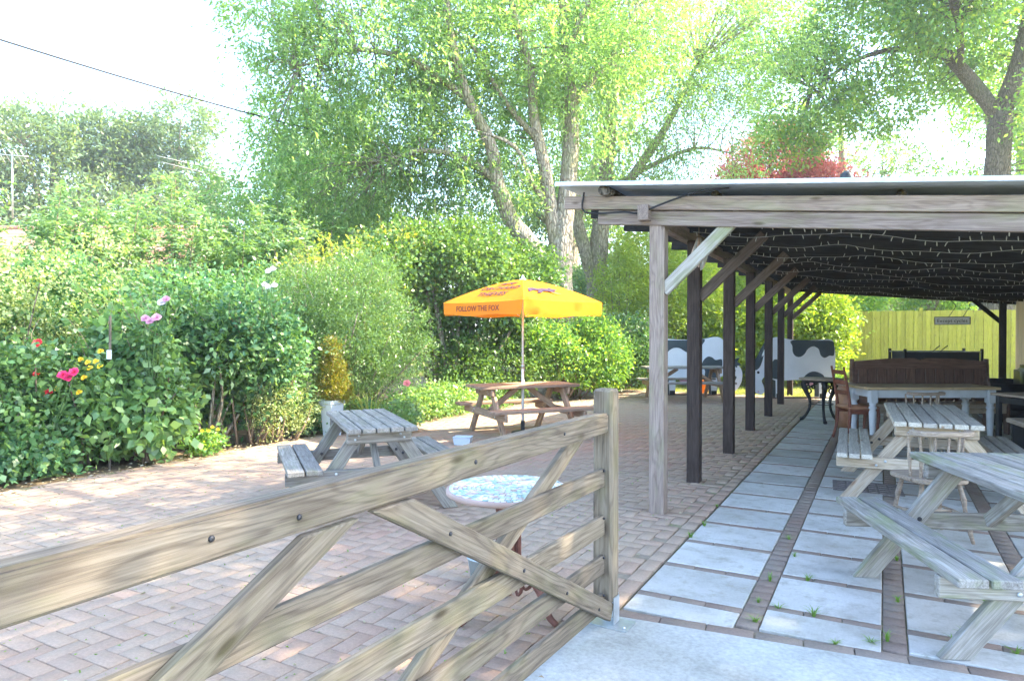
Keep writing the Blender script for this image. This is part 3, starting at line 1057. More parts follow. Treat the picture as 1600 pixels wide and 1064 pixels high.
for i in range(6):
    corrugated(ys_[i], ys_[i + 1] + 0.08, 0.006 * (i % 2), 'sheet', 'roof_sheet')
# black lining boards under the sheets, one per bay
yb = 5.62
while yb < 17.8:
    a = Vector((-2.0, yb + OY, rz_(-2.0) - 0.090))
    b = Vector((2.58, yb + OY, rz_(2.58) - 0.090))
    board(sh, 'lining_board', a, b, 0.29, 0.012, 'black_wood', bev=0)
    yb += 0.305
# rim strip along the front edge of the sheet
a, b = Vector((-2.48, 5.315 + OY, rz_(-2.48) - 0.002)), Vector((2.75, 5.315 + OY, rz_(2.75) - 0.002))
board(sh, 'edge_flashing', a, b, 0.02, 0.035, 'galv', bev=0.002)
# cable along the front beam
tb = Tubes()
tb.tube([(-1.05, 5.40 + OY, rz_(-1.05) - 0.03), (-1.30, 5.41 + OY, rz_(-1.3) - 0.06), (-1.55, 5.42 + OY, rz_(-1.55) - 0.14), (-1.78, 5.43 + OY, rz_(-1.78) - 0.225), (-1.9, 5.44 + OY, rz_(-1.9) - 0.215), (-2.26, 5.45 + OY, rz_(-2.26) - 0.22), (-2.27, 5.45 + OY, rz_(-2.27) - 0.05)], [0.008] * 7, 6)
tb.build('cable', 'cable', sh)
# flue above the roof
fl = thing('flue_pipe', (-0.46, 10.1, rz_(-0.46)), 0, 'short grey flue pipe sticking up through the shelter roof', 'flue')
tb = Tubes()
tb.lathe((0, 0, -0.05), [(0.055, 0), (0.055, 0.95), (0.075, 0.96), (0.075, 1.06), (0.03, 1.10)], 12)
tb.build('pipe', 'dark_metal', fl)
tb = Tubes()
tb.lathe((0, 0, 0.0), [(0.12, 0), (0.075, 0.09), (0.057, 0.095)], 12)
tb.build('collar', 'dark_metal', fl)

# ---- strings of small lights beneath the roof
def light_string(y, sag, amp, label, x0=-1.55, x1=2.5):
    t = thing('string_light', (x0, y, rz_(x0) - 0.24), 0, label, 'string lights', 'strings of small lights under the roof')
    n = 44
    xs = np.linspace(0, x1 - x0, n)
    ph = rng.uniform(0, 6)
    zz = -0.092 * xs - sag * np.abs(np.sin(xs * 2.1 + ph)) + amp * np.sin(xs * 9 + ph)
    yy = 0.04 * np.sin(xs * 3 + ph)
    tb = Tubes()
    tb.tube(np.stack([xs, yy, zz], 1), [0.0024] * n, 4, smooth=False)
    tb.build('wire', 'wire_white', t)
    tb = Tubes()
    for q in np.arange(0.03, x1 - x0 - 0.03, 0.075):
        z = np.interp(q, xs, zz)
        y_ = np.interp(q, xs, yy)
        s_ = 1 if rng.random() > 0.35 else -1
        dx = rng.normal(0, 0.008)
        tb.tube([(q, y_, z), (q + dx, y_, z - s_ * 0.018), (q + dx * 1.5, y_, z - s_ * 0.036)], [0.0025, 0.0042, 0.003], 5, smooth=False)
    o = tb.build('bulb', 'bulb', t)
    o['kind'] = 'stuff'
ysl = [(5.62, 'strung right behind the front beam'), (6.3, 'strung before the second post'), (7.2, 'strung just past the second post'), (8.2, 'strung before the third post'), (9.3, 'strung past the third post'), (10.4, 'strung before the fourth post'), (11.6, 'strung past the fourth post'), (13.4, 'strung past the fifth post'), (15.6, 'strung past the sixth post')]
for y, w_ in ysl:
    light_string(y, 0.05, 0.008, 'pale wire of tiny clear bulbs ' + w_)

# ---- a bunch of shells hung behind the corner post
wc = thing('hanging_shell_bunch', (-1.50, 6.33, 2.36), 0, 'faded bunch of long shells hanging by a cord inside the corner post', 'ornament')
tb = Tubes()
tb.tube([(0, 0, 0.1), (0, 0, 0)], [0.004, 0.004], 5, smooth=False)
tb.build('cord', 'twig', wc)
for i in range(9):
    a = i * 0.7
    tb = Tubes()
    l = 0.25 + 0.02 * (i % 3)
    tb.tube([(0.01 * math.cos(a), 0.01 * math.sin(a), 0), (0.06 * math.cos(a), 0.06 * math.sin(a), -l * 0.6), (0.045 * math.cos(a), 0.045 * math.sin(a), -l)], [0.012, 0.022, 0.006], 6)
    tb.build('shell', 'cloth' if i % 2 else 'wire_white', wc)

# ---- building wall at the right side of the shelter
bw = thing('outbuilding', (2.9, 12.4, 0), 0, 'cream rendered outbuilding wall streaked with stains beside the shelter', 'building')
box(bw, 'wall', (0, 0, 1.1), (0.9, 11.0, 2.36), 'render', 0.01)
box(bw, 'coping', (0, 0, 2.30), (0.98, 11.06, 0.05), 'render', 0.01)

# ---- hanging sign
sg = thing('hanging_sign', (1.04, 14.2, 1.66), R(-14), 'white plate reading Except cycles hung on a chain under the roof', 'sign')
board(sg, 'plate', (-0.26, 0, 0.04), (0.26, 0, 0.04), 0.014, 0.125, 'white', bev=0.002)
for z in (-0.0265, 0.1065):
    board(sg, 'border', (-0.268, 0, z), (0.268, 0, z), 0.020, 0.012, 'dark_metal', bev=0.001)
for x in (-0.264, 0.264):
    board(sg, 'border', (x, 0, -0.02), (x, 0, 0.10), 0.020, 0.010, 'dark_metal', up=(0, 1, 0), bev=0.001)
text_mesh('lettering', 'Except cycles', 0.085, 'ink', sg, Matrix.Translation((0, -0.0085, 0.036)) @ Matrix.Rotation(R(90), 4, 'X'))
for x in (-0.05, 0.16):
    tb = Tubes()
    tb.tube([(x, 0, 0.11), (x + 0.05, 0, 0.20), (x + 0.1, 0, 0.30), (x + 0.02, 0, 0.42), (x, 0, 0.66)], [0.006] * 5, 5)
    tb.build('hanger', 'dark_metal', sg)

# ================================================================== PICNIC TABLES
def picnic(loc, rz, L, Wt, npl, nseat, mat, legmat, label, zt=0.74, zs=0.44, so=0.60, pw_s=0.125, inset=0.22, bolts=True, splay=0.66):
    t = thing('picnic_table', loc, rz, label, 'picnic table', 'picnic tables')
    pw = Wt / npl
    for i in range(npl):
        y = -Wt / 2 + (i + 0.5) * pw
        e = rng.uniform(-0.006, 0.006)
        board(t, 'top_plank', (-L / 2 + e, y, zt - 0.02), (L / 2 + e, y, zt - 0.02 + rng.uniform(-0.002, 0.002)), pw - 0.012, 0.04, mat, bev=0.005)
    for s in (-1, 1):
        for i in range(nseat):
            y = s * (so + (i - (nseat - 1) / 2) * (pw_s + 0.012))
            e = rng.uniform(-0.006, 0.006)
            board(t, 'seat_plank', (-L / 2 + e, y, zs - 0.02), (L / 2 + e, y, zs - 0.02 + rng.uniform(-0.002, 0.002)), pw_s, 0.04, mat, bev=0.005)
    sw = nseat * (pw_s + 0.012) / 2
    for s in (-1, 1):
        x = s * (L / 2 - inset)
        for q in (-1, 1):
            board(t, 'leg', (x, q * splay, 0.0), (x, q * 0.15, zt - 0.045), 0.105, 0.045, legmat, up=(1, 0, 0), bev=0.004, cutz=(0.0, zt - 0.042))
        xb = x + s * 0.047
        board(t, 'seat_beam', (xb, -so - sw, zs - 0.092), (xb, so + sw, zs - 0.092), 0.045, 0.10, legmat, bev=0.006)
        xc = x + s * 0.047
        board(t, 'top_batten', (xc, -Wt / 2 + 0.02, zt - 0.092), (xc, Wt / 2 - 0.02, zt - 0.092), 0.045, 0.10, legmat, bev=0.012)
        board(t, 'brace', (x - s * 0.027, 0, zs - 0.07), (x - s * (L * 0.30), 0, zt - 0.05), 0.045, 0.075, legmat, up=(0, 0, 1), bev=0.004)
        if bolts:
            for q in (-1, 1):
                for k in (0, 1):
                    z = zs - 0.11 + 0.04 * k
                    u = (z) / (zt - 0.045)
                    y = q * (splay + (0.15 - splay) * u + (0.02 - 0.04 * k))
                    bolt(t, (x - s * 0.0225, y, z), (-s, 0, 0), 0.014, 0.006)
                    bolt(t, (xb + s * 0.0225, y, z), (s, 0, 0), 0.012, 0.006, 'galv')
                    z2 = zt - 0.075 - 0.03 * k
                    bolt(t, (xc + s * 0.0225, q * (0.17 + 0.03 * k), z2), (s, 0, 0), 0.010, 0.005, 'galv')
    return t

picnic((-4.02, 4.70, 0), math.atan2(0.86, -1.05), 1.38, 0.57, 5, 2, 'grey_wood', 'grey_wood', 'grey weathered picnic table on the brick paving behind the gate', so=0.60, splay=0.62)
picnic((-4.66, 8.87, 0), math.atan2(0.79, 0.61), 1.55, 0.68, 6, 2, 'brown_wood', 'brown_wood', 'reddish brown picnic table with the orange parasol standing through it', so=0.66)
picnic((-3.90, 15.1, 0), R(28.6 + 2), 1.80, 0.68, 6, 2, 'grey_wood', 'brown_wood', 'grey picnic table on the paving in front of the cow boards', so=0.68, bolts=False)
picnic((0.74, 4.47, 0), math.atan2(-0.93, 0.37), 1.50, 0.70, 6, 2, 'silver_wood', 'silver_wood', 'silvery mossy picnic table on the slabs next to the concrete apron', so=0.66, splay=0.70)
picnic((0.36, 7.55, 0), math.atan2(1.74, -0.07), 1.78, 0.66, 6, 3, 'cream_wood', 'new_wood', 'pale pine picnic table with three plank seats beside the iron cover', so=0.62, pw_s=0.085, splay=0.68)

# ================================================================== PARASOL
um = thing('parasol', (-4.66, 8.87, 0), R(-17), 'orange square cider parasol standing through the brown picnic table', 'parasol')
tb = Tubes()
tb.tube([(0, 0, 0.05), (0, 0, 1.0)], [0.021, 0.021], 10, smooth=False)
tb.build('lower_pole', 'white', um)
tb = Tubes()
tb.tube([(0, 0, 0.98), (0, 0, 2.28)], [0.016, 0.016], 10, smooth=False)
tb.build('upper_pole', 'white', um)
tb = Tubes()
tb.lathe((0, 0, 0.97), [(0.028, 0), (0.028, 0.05), (0.018, 0.06)], 10)
tb.build('clamp', 'galv', um)
tb = Tubes()
tb.lathe((0, 0, 0.0), [(0.17, 0), (0.17, 0.04), (0.14, 0.05), (0.03, 0.06), (0.03, 0.2)], 18)
tb.build('base', 'dark_metal', um)
HS, ZC, ZA = 0.82, 1.93, 2.27                                         # half side, corner and apex heights
def panel(k):
    a = k * math.pi / 2
    n = 10
    V, F = [], []
    for i in range(n + 1):
        u = i / n
        for j in range(n + 1):
            w = (j / n * 2 - 1)
            x = HS * u
            y = HS * u * w
            zz = ZA + (ZC - ZA) * (u ** 1.5) - 0.022 * u * (1 - w * w) * math.sin(math.pi * min(1, u * 0.95)) - 0.012 * u * (1 - w * w)
            V.append((x * math.cos(a) - y * math.sin(a), x * math.sin(a) + y * math.cos(a), zz))
    for i in range(n):
        for j in range(n):
            q = i * (n + 1) + j
            F.append((q, q + n + 1, q + n + 2, q + 1))
    V2 = []
    for j in range(n + 1):
        w = (j / n * 2 - 1)
        y0_ = HS * w
        for h in (0, 1):
            y = y0_ * (1.0 - 0.045 * h)
            x = HS + 0.004 + 0.012 * h + 0.014 * math.sin(w * 7 + k) * h
            z = ZC - 0.012 * (1 - w * w) - (0.185 + 0.012 * math.sin(w * 5 + k)) * h
            V2.append((x * math.cos(a) - y * math.sin(a), x * math.sin(a) + y * math.cos(a), z))
    F2 = [(2 * j, 2 * j + 1, 2 * j + 3, 2 * j + 2) for j in range(n)]
    link('canopy_panel', mesh_np('canopy_panel', V, F, M['canvas'], True), um)
    link('valance', mesh_np('valance', V2, F2, M['canvas'], True), um)
for k in range(4):
    panel(k)
for k in range(4):
    a = k * math.pi / 2 + math.pi / 4
    tb = Tubes()
    d = HS * math.sqrt(2)
    tb.tube([(0.02 * math.cos(a), 0.02 * math.sin(a), ZA - 0.03), (d * 0.5 * math.cos(a), d * 0.5 * math.sin(a), ZA - 0.03 + (ZC - ZA) * 0.42), (d * 0.98 * math.cos(a), d * 0.98 * math.sin(a), ZC - 0.014)], [0.006] * 3, 6)
    tb.tube([(0.02 * math.cos(a), 0.02 * math.sin(a), 1.72), (d * 0.5 * math.cos(a), d * 0.5 * math.sin(a), ZA - 0.035 + (ZC - ZA) * 0.42)], [0.005] * 2, 6, smooth=False)
    tb.build('rib', 'white', um)
tb = Tubes()
tb.lathe((0, 0, ZA - 0.005), [(0.05, 0), (0.045, 0.018), (0.015, 0.026), (0.02, 0.05), (0.004, 0.07)], 12)
tb.build('finial', 'white', um)
# printed lettering: the valance and panel facing -Y (k=3) and the panel facing +X (k=0)
def on_panel(k, u, w, off=0.006):
    """frame on the sloping panel k: x along the edge, y up the slope"""
    a = k * math.pi / 2
    o = Vector((math.cos(a), math.sin(a), 0))
    e = Vector((-math.sin(a), math.cos(a), 0))
    zz = ZA + (ZC - ZA) * (u ** 1.5) - 0.030 * u * (1 - w * w)
    p = o * HS * u + e * HS * u * w + Vector((0, 0, zz))
    sl_ = (ZC - ZA) * 1.5 * u ** 0.5 / HS
    y = (-o - Vector((0, 0, 1)) * sl_).normalized()
    x = e
    n = x.cross(y)
    m = Matrix(((x.x, y.x, n.x, 0), (x.y, y.y, n.y, 0), (x.z, y.z, n.z, 0), (0, 0, 0, 1)))
    m.translation = p + n * off
    return m
a = 3 * math.pi / 2
o_ = Vector((math.cos(a), math.sin(a), 0))
e_ = Vector((-math.sin(a), math.cos(a), 0))
m = Matrix(((e_.x, 0, o_.x, 0), (e_.y, 0, o_.y, 0), (0, 1, 0, 0), (0, 0, 0, 1)))
m.translation = o_ * (HS + 0.026) + Vector((0, 0, ZC - 0.105)) - e_ * 0.06
text_mesh('valance_lettering', 'FOLLOW THE FOX', 0.105, 'maroon', um, m, bold=0.0015)
text_mesh('panel_lettering', 'ORCHARD', 0.16, 'purple', um, on_panel(3, 0.56, 0.02, 0.014), bold=0.002)
text_mesh('panel_lettering', 'THIEVES', 0.16, 'purple', um, on_panel(3, 0.76, 0.02, 0.014), bold=0.002)
FOX = [(-0.30, -0.05), (-0.22, 0.02), (-0.12, 0.035), (-0.05, 0.02), (0.05, 0.035), (0.14, 0.03), (0.20, 0.055), (0.22, 0.035), (0.30, 0.02), (0.22, -0.005), (0.16, -0.01), (0.20, -0.045), (0.26, -0.055), (0.18, -0.06), (0.10, -0.015), (0.0, -0.015), (-0.08, -0.05), (-0.17, -0.06), (-0.08, -0.012), (-0.16, -0.01), (-0.22, -0.025)]
prism('fox_emblem', [(x * 0.62, y * 1.0) for x, y in FOX], 0, 0.001, 'purple', um, on_panel(3, 0.36, 0.02, 0.012))
prism('fox_emblem', [(x * 1.15, y * 1.9) for x, y in FOX], 0, 0.001, 'purple', um, on_panel(0, 0.66, -0.32, 0.018))

# ================================================================== MOSAIC TABLE, BUCKET, TRAY, POTS
mt = thing('mosaic_table', (-1.74, 3.15, 0), 0, 'round mosaic topped bistro table on red brown iron legs behind the gate', 'table')
tb = Tubes()
tb.lathe((0, 0, 0.648), [(0.0, 0), (0.315, 0.0), (0.33, 0.008), (0.33, 0.026), (0.322, 0.030), (0.0, 0.030)], 40)
tb.build('top', 'rim', mt)
V, F, k = [], [], 0
rr_ = 0.02
while rr_ < 0.315:
    n = max(4, int(2 * math.pi * rr_ / 0.030))
    for i in range(n):
        if rng.random() < 0.04:
            continue
        a0 = 2 * math.pi * (i + 0.08 + (0.5 if int(rr_ * 100) % 2 else 0)) / n
        a1 = a0 + 2 * math.pi * 0.84 / n
        r0, r1 = rr_ - 0.010, rr_ + 0.010
        z0 = 0.6785
        z1 = 0.6815 + rng.uniform(0, 0.0012)
        q = [(r0, a0), (r1, a0), (r1, a1), (r0, a1)]
        V += [(r_ * math.cos(b), r_ * math.sin(b), z0) for r_, b in q] + [(r_ * math.cos(b), r_ * math.sin(b), z1) for r_, b in q]
        F += [(k + 4, k + 5, k + 6, k + 7), (k, k + 1, k + 5, k + 4), (k + 1, k + 2, k + 6, k + 5), (k + 2, k + 3, k + 7, k + 6), (k + 3, k, k + 4, k + 7)]
        k += 8
    rr_ += 0.0235
tag(link('mosaic', mesh_np('mosaic', V, F, M['mosaic']), mt), kind='stuff')
for i in range(6):
    a = i * math.pi / 3 + 0.3
    r_ = 0.055
    tb = Tubes()
    tb.tube([(r_ * math.cos(a), r_ * math.sin(a), 0.20), (r_ * math.cos(a), r_ * math.sin(a), 0.65)], [0.014, 0.014], 8, smooth=False)
    tb.build('column', 'rust', mt)
for i in range(3):
    a = i * 2 * math.pi / 3 + R(-2)
    c, s = math.cos(a), math.sin(a)
    tb = Tubes()
    tb.tube([(0.03 * c, 0.03 * s, 0.24), (0.11 * c, 0.11 * s, 0.25), (0.19 * c, 0.19 * s, 0.16), (0.24 * c, 0.24 * s, 0.05), (0.285 * c, 0.285 * s, 0.012)], [0.02, 0.026, 0.022, 0.018, 0.016], 9)
    tb.build('foot', 'rust', mt)
    for b in (-0.5, 0.5):
        c2, s2 = math.cos(a + b), math.sin(a + b)
        tb = Tubes()
        tb.tube([(0.04 * c2, 0.04 * s2, 0.20), (0.10 * c2, 0.10 * s2, 0.24), (0.13 * c2, 0.13 * s2, 0.18), (0.09 * c2, 0.09 * s2, 0.14), (0.07 * c2, 0.07 * s2, 0.18)], [0.012, 0.012, 0.010, 0.008, 0.006], 6)
        tb.build('scroll', 'rust', mt)
tb = Tubes()
for i in range(26):
    a = rng.uniform(0, 6.28, 3)
    r_ = rng.uniform(0.03, 0.10)
    tb.tube([(r_ * math.cos(q), r_ * math.sin(q), 0.17 + 0.08 * rng.random()) for q in a], [0.005] * 3, 5, k=3)
tb.build('twine', 'twig', mt)

bk = thing('bucket', (-2.10, 3.50, 0), 0, 'small zinc bucket standing behind the mosaic table', 'bucket')
tb = Tubes()
tb.lathe((0, 0, 0), [(0.0, 0.001), (0.075, 0.001), (0.10, 0.15), (0.105, 0.153), (0.105, 0.160), (0.096, 0.158), (0.071, 0.01), (0.0, 0.01)], 22)
tb.build('body', 'bucket', bk)
tb = Tubes()
tb.tube([(0.104, 0, 0.15), (0.12, 0.03, 0.13), (0.0, 0.125, 0.11), (-0.12, 0.03, 0.13), (-0.104, 0, 0.15)], [0.003] * 5, 5)
tb.build('handle', 'bucket', bk)

by = thing('plastic_tub', (-4.95, 7.70, 0), R(20), 'pale blue plastic tub on the paving at the foot of the brown picnic table', 'tub')
bm = bmesh.new()
bmesh.ops.create_cube(bm, size=1.0)
for v in bm.verts:
    k = 1.0 if v.co.z > 0 else 0.85
    v.co = Vector((v.co.x * 0.24 * k, v.co.y * 0.18 * k, (v.co.z + 0.5) * 0.10))
bmesh.ops.delete(bm, geom=[f for f in bm.faces if f.normal.z > 0.9], context='FACES_ONLY')
bmesh.ops.solidify(bm, geom=bm.faces[:], thickness=0.005)
link('body', mesh_bm('body', bm, M['pot']), by)
tb = Tubes()
tb.tube([(-0.12, -0.09, 0.10), (0.12, -0.09, 0.10), (0.12, 0.09, 0.10), (-0.12, 0.09, 0.10), (-0.12, -0.09, 0.10)], [0.006] * 5, 6, smooth=False)
tb.build('rim', 'pot', by)

# ================================================================== FURNITURE UNDER THE SHELTER
YAW = R(28.6)
def spindle_chair(loc, rz, label, mat='chair_wood'):
    """low bow-back chair; its back is on the local -Y side"""
    t = thing('spindle_chair', loc, rz, label, 'chair', 'spindle back chairs between the tables')
    pts = [(-0.22, -0.10), (-0.20, -0.19), (-0.12, -0.235), (0, -0.25), (0.12, -0.235), (0.20, -0.19), (0.22, -0.10)]
    out = spline(pts, 4, False)
    inn = [(x * 0.84, y * 0.84 + 0.005) for x, y in out][::-1]
    prism('back_rail', out + inn, 0.765, 0.80, mat, t, None, 0.006)
    sp = spline([(-0.2, 0.17), (0.0, 0.21), (0.2, 0.17), (0.21, 0.0), (0.17, -0.17), (0.0, -0.20), (-0.17, -0.17), (-0.21, 0.0)], 4)
    prism('seat', sp, 0.42, 0.455, mat, t, None, 0.008)
    for i in range(7):
        a = R(-165 + i * 25)
        x, y = 0.205 * math.cos(a), 0.215 * math.sin(a)
        tb = Tubes()
        tb.tube([(x * 0.86, y * 0.80, 0.45), (x * 0.9, y * 0.88, 0.53), (x * 0.93, y * 0.93, 0.60), (x * 0.95, y * 0.96, 0.66), (x, y, 0.77)], [0.009, 0.010, 0.016, 0.010, 0.009], 7)
        tb.build('spindle', mat, t)
    for sx in (-1, 1):
        for sy in (-1, 1):
            tb = Tubes()
            tb.tube([(sx * 0.13, sy * 0.12, 0.425), (sx * 0.155, sy * 0.14, 0.30), (sx * 0.16, sy * 0.145, 0.24), (sx * 0.18, sy * 0.165, 0.10), (sx * 0.20, sy * 0.18, 0.0)], [0.014, 0.019, 0.013, 0.017, 0.011], 8)
            tb.build('leg', mat, t)
        tb = Tubes()
        tb.tube([(sx * 0.167, -0.15, 0.19), (sx * 0.167, 0, 0.19), (sx * 0.167, 0.15, 0.19)], [0.008, 0.014, 0.008], 7)
        tb.build('stretcher', mat, t)
    tb = Tubes()
    tb.tube([(-0.165, 0, 0.19), (0, 0, 0.19), (0.165, 0, 0.19)], [0.008, 0.014, 0.008], 7)
    tb.build('stretcher', mat, t)
    return t
spindle_chair((0.30, 5.86, 0), YAW, 'old spindle back chair between the silvery and the pale pine picnic tables')
spindle_chair((0.36, 9.45, 0), YAW + R(4), 'old spindle back chair drawn up to the grey legged table')

# table with grey legs
gt = thing('farmhouse_table', (0.44, 10.98, 0), YAW, 'pine topped table on turned grey painted legs before the dark settle', 'table')
for i in range(5):
    board(gt, 'top_plank', (-0.89, -0.32 + (i + 0.5) * 0.128, 0.745), (0.89, -0.32 + (i + 0.5) * 0.128, 0.745), 0.127, 0.035, 'table_top', bev=0.004)
for y in (-0.25, 0.25):
    board(gt, 'apron', (-0.74, y, 0.67), (0.74, y, 0.67), 0.022, 0.105, 'grey_paint', bev=0.002)
for x in (-0.79, 0.79):
    board(gt, 'apron', (x, -0.20, 0.67), (x, 0.20, 0.67), 0.022, 0.105, 'grey_paint', bev=0.002)
    for y in (-0.25, 0.25):
        lg = board(gt, 'leg', (x, y, 0.55), (x, y, 0.727), 0.095, 0.095, 'grey_paint', up=(0, 1, 0), bev=0.003)
        tb = Tubes()
        tb.lathe((x, y, 0), [(0.022, 0), (0.030, 0.03), (0.034, 0.10), (0.046, 0.36), (0.048, 0.42), (0.036, 0.46), (0.050, 0.475), (0.050, 0.495), (0.034, 0.51), (0.044, 0.53), (0.044, 0.552)], 14)
        tb.build('turned_leg', 'grey_paint', gt)

# dark settle behind it
st = thing('settle', (0.50, 12.15, 0), YAW, 'long dark brown boarded settle with a pale seat behind the grey legged table', 'bench')
for i in range(13):
    x = -0.96 + (i + 0.5) * 1.92 / 13
    board(st, 'back_panel', (x, 0.03, 0.42), (x, 0.035, 0.945), 1.92 / 13 - 0.010, 0.018, 'settle', up=(0, 1, 0), bev=0.005)
board(st, 'back_board', (-1.0, 0.058, 0.70), (1.0, 0.058, 0.70), 0.010, 0.50, 'settle', bev=0)
top = [(-1.0, 0), (1.0, 0), (1.0, 0.12), (0.8, 0.135), (0.5, 0.16), (0.2, 0.168), (0.09, 0.166), (0.04, 0.15), (0, 0.138), (-0.04, 0.15), (-0.09, 0.166), (-0.2, 0.168), (-0.5, 0.16), (-0.8, 0.135), (-1.0, 0.12)]
prism('top_rail', top, -0.022, 0.022, 'settle', st, Matrix.Translation((0, 0.05, 0.935)) @ Matrix.Rotation(R(90), 4, 'X'), 0.003)
for x in (-1.03, 1.03):
    side = [(-0.42, 0), (-0.34, 0), (-0.32, 0.30), (0.0, 0.30), (0.03, 0), (0.11, 0), (0.11, 1.09), (0.03, 1.09), (0.0, 0.62), (-0.10, 0.60), (-0.40, 0.62), (-0.44, 0.58)]
    prism('end_panel', side, -0.018, 0.018, 'settle', st, Matrix(((0, 0, 1, x), (1, 0, 0, 0), (0, 1, 0, 0), (0, 0, 0, 1))), 0.003)
board(st, 'seat', (-1.01, -0.20, 0.43), (1.01, -0.20, 0.43), 0.44, 0.03, 'new_wood', bev=0.005)
board(st, 'seat_rail', (-1.01, -0.40, 0.36), (1.01, -0.40, 0.36), 0.022, 0.11, 'new_wood', bev=0.003)

# side chair in profile at the left end of the table
sc_ = thing('dining_chair', (-0.34, 10.72, 0), YAW, 'red brown wooden chair seen side on at the end of the grey legged table', 'chair')
for y in (-0.18, 0.18):
    tb = Tubes()
    tb.tube([(-0.24, y, 0.0), (-0.19, y, 0.22), (-0.18, y, 0.45), (-0.21, y, 0.70), (-0.27, y, 1.02)], [0.018, 0.021, 0.022, 0.019, 0.014], 8)
    tb.build('back_leg', 'mahogany', sc_)
    tb = Tubes()
    tb.tube([(0.20, y, 0.44), (0.215, y, 0.34), (0.20, y, 0.18), (0.19, y, 0.0)], [0.024, 0.024, 0.017, 0.016], 8)
    tb.build('front_leg', 'mahogany', sc_)
    board(sc_, 'seat_rail', (-0.18, y, 0.40), (0.20, y, 0.40), 0.022, 0.06, 'mahogany')
rounded_box('seat', (0.01, 0, 0.455), (0.44, 0.42, 0.05), 0.018, 'tan', sc_)
for z, xx in ((0.94, -0.248), (0.80, -0.226), (0.66, -0.204)):
    board(sc_, 'back_slat', (xx, -0.17, z), (xx, 0.17, z), 0.016, 0.06, 'mahogany')

# tan upholstered box
tc_ = thing('leather_pouffe', (-0.50, 11.60, 0), YAW, 'upright tan leather covered box beside the red brown chair', 'pouffe')
rounded_box('body', (0, 0, 0.345), (0.20, 0.42, 0.67), 0.045, 'tan', tc_)
rounded_box('lid', (0, 0, 0.705), (0.19, 0.40, 0.05), 0.02, 'cloth', tc_)

# black leather sofa by the wall
sf = thing('leather_sofa', (1.85, 14.2, 0), R(90), 'black leather sofa along the cream wall past the settle', 'sofa')
rounded_box('base', (0, 0, 0.22), (1.7, 0.72, 0.34), 0.06, 'leather', sf)
rounded_box('backrest', (0, -0.28, 0.62), (1.68, 0.22, 0.62), 0.09, 'leather', sf)
for x in (-0.78, 0.78):
    rounded_box('arm', (x, 0.04, 0.42), (0.22, 0.78, 0.50), 0.09, 'leather', sf)
for x in (-0.33, 0.33):
    rounded_box('seat_cushion', (x, 0.10, 0.43), (0.64, 0.56, 0.16), 0.06, 'leather', sf)
for x in (-0.8, 0.8):
    for y in (-0.3, 0.3):
        box(sf, 'leg', (x, y, 0.025), (0.06, 0.06, 0.05), 'black', 0.004)

# steel barbecue behind the settle
bq = thing('barbecue_trough', (0.92, 16.6, 0), YAW, 'long steel barbecue trough on legs beyond the settle', 'barbecue')
for a_, b_, c_ in (((0, -0.25, 0.98), (1.5, 0.02, 0.22), 'galv'), ((0, 0.25, 0.98), (1.5, 0.02, 0.22), 'galv')):
    box(bq, 'side_panel', a_, b_, 'dark_metal', 0.003)
for x in (-0.74, 0.74):
    box(bq, 'end_panel', (x, 0, 0.98), (0.02, 0.478, 0.22), 'dark_metal', 0.003)
    for y in (-0.28, 0.28):
        board(bq, 'leg', (x + 0.04 * (1 if x > 0 else -1), y, 0), (x + 0.04 * (1 if x > 0 else -1), y, 1.16), 0.045, 0.045, 'black', up=(0, 1, 0))
box(bq, 'bottom', (0, 0, 0.875), (1.5, 0.48, 0.012), 'dark_metal', 0.002)
for y in (-0.265, 0.265):
    board(bq, 'rim', (-0.8, y, 1.10), (0.8, y, 1.10), 0.05, 0.022, 'galv')
for x in (-0.1, 0.06):
    tb = Tubes()
    tb.tube([(x, 0.0, 1.06), (x + 0.12, 0.0, 1.16), (x + 0.2, 0, 1.22)], [0.01] * 3, 6)
    tb.build('handle', 'bolt', bq)

# cast iron pub table
it = thing('iron_pub_table', (-0.93, 12.55, 0), R(20), 'round pub table on three ornate black cast iron legs on the path', 'table')
tb = Tubes()
tb.lathe((0, 0, 0.70), [(0, 0), (0.335, 0.0), (0.35, 0.008), (0.35, 0.022), (0.34, 0.028), (0, 0.028)], 36)
tb.build('top', 'chair_wood', it)
for i in range(3):
    a = R(25) + i * 2 * math.pi / 3
    c, s = math.cos(a), math.sin(a)
    P_ = lambda r, z: (r * c, r * s, z)
    tb = Tubes()
    tb.tube([P_(0.27, 0.695), P_(0.29, 0.60), P_(0.24, 0.48), P_(0.185, 0.36), P_(0.19, 0.22), P_(0.25, 0.09), P_(0.31, 0.03), P_(0.345, 0.022)], [0.034, 0.046, 0.038, 0.027, 0.022, 0.024, 0.027, 0.032], 9)
    lg = tb.build('leg', 'iron', it)
    for r0, z0, rr in ((0.17, 0.62, 0.07), (0.20, 0.50, 0.05), (0.09, 0.65, 0.04), (0.235, 0.655, 0.035), (0.215, 0.57, 0.035), (0.13, 0.57, 0.035)):
        tb = Tubes()
        q = [P_(r0 + rr * math.cos(w) * (1 - w / 14), z0 + rr * math.sin(w) * (1 - w / 14)) for w in np.linspace(0, 7.2, 12)]
        tb.tube(q, [0.013] * 12, 6, k=2)
        tb.build('scroll', 'iron', it)
tb = Tubes()
tb.tube([(0.19 * math.cos(w), 0.19 * math.sin(w), 0.30) for w in np.linspace(0, 2 * math.pi, 25)], [0.009] * 25, 6, smooth=False)
tb.build('ring', 'iron', it)
tb = Tubes()
tb.lathe((0, 0, 0.665), [(0.28, 0), (0.30, 0.01), (0.30, 0.034), (0.26, 0.034)], 30)
tb.build('rim_plate', 'iron', it)

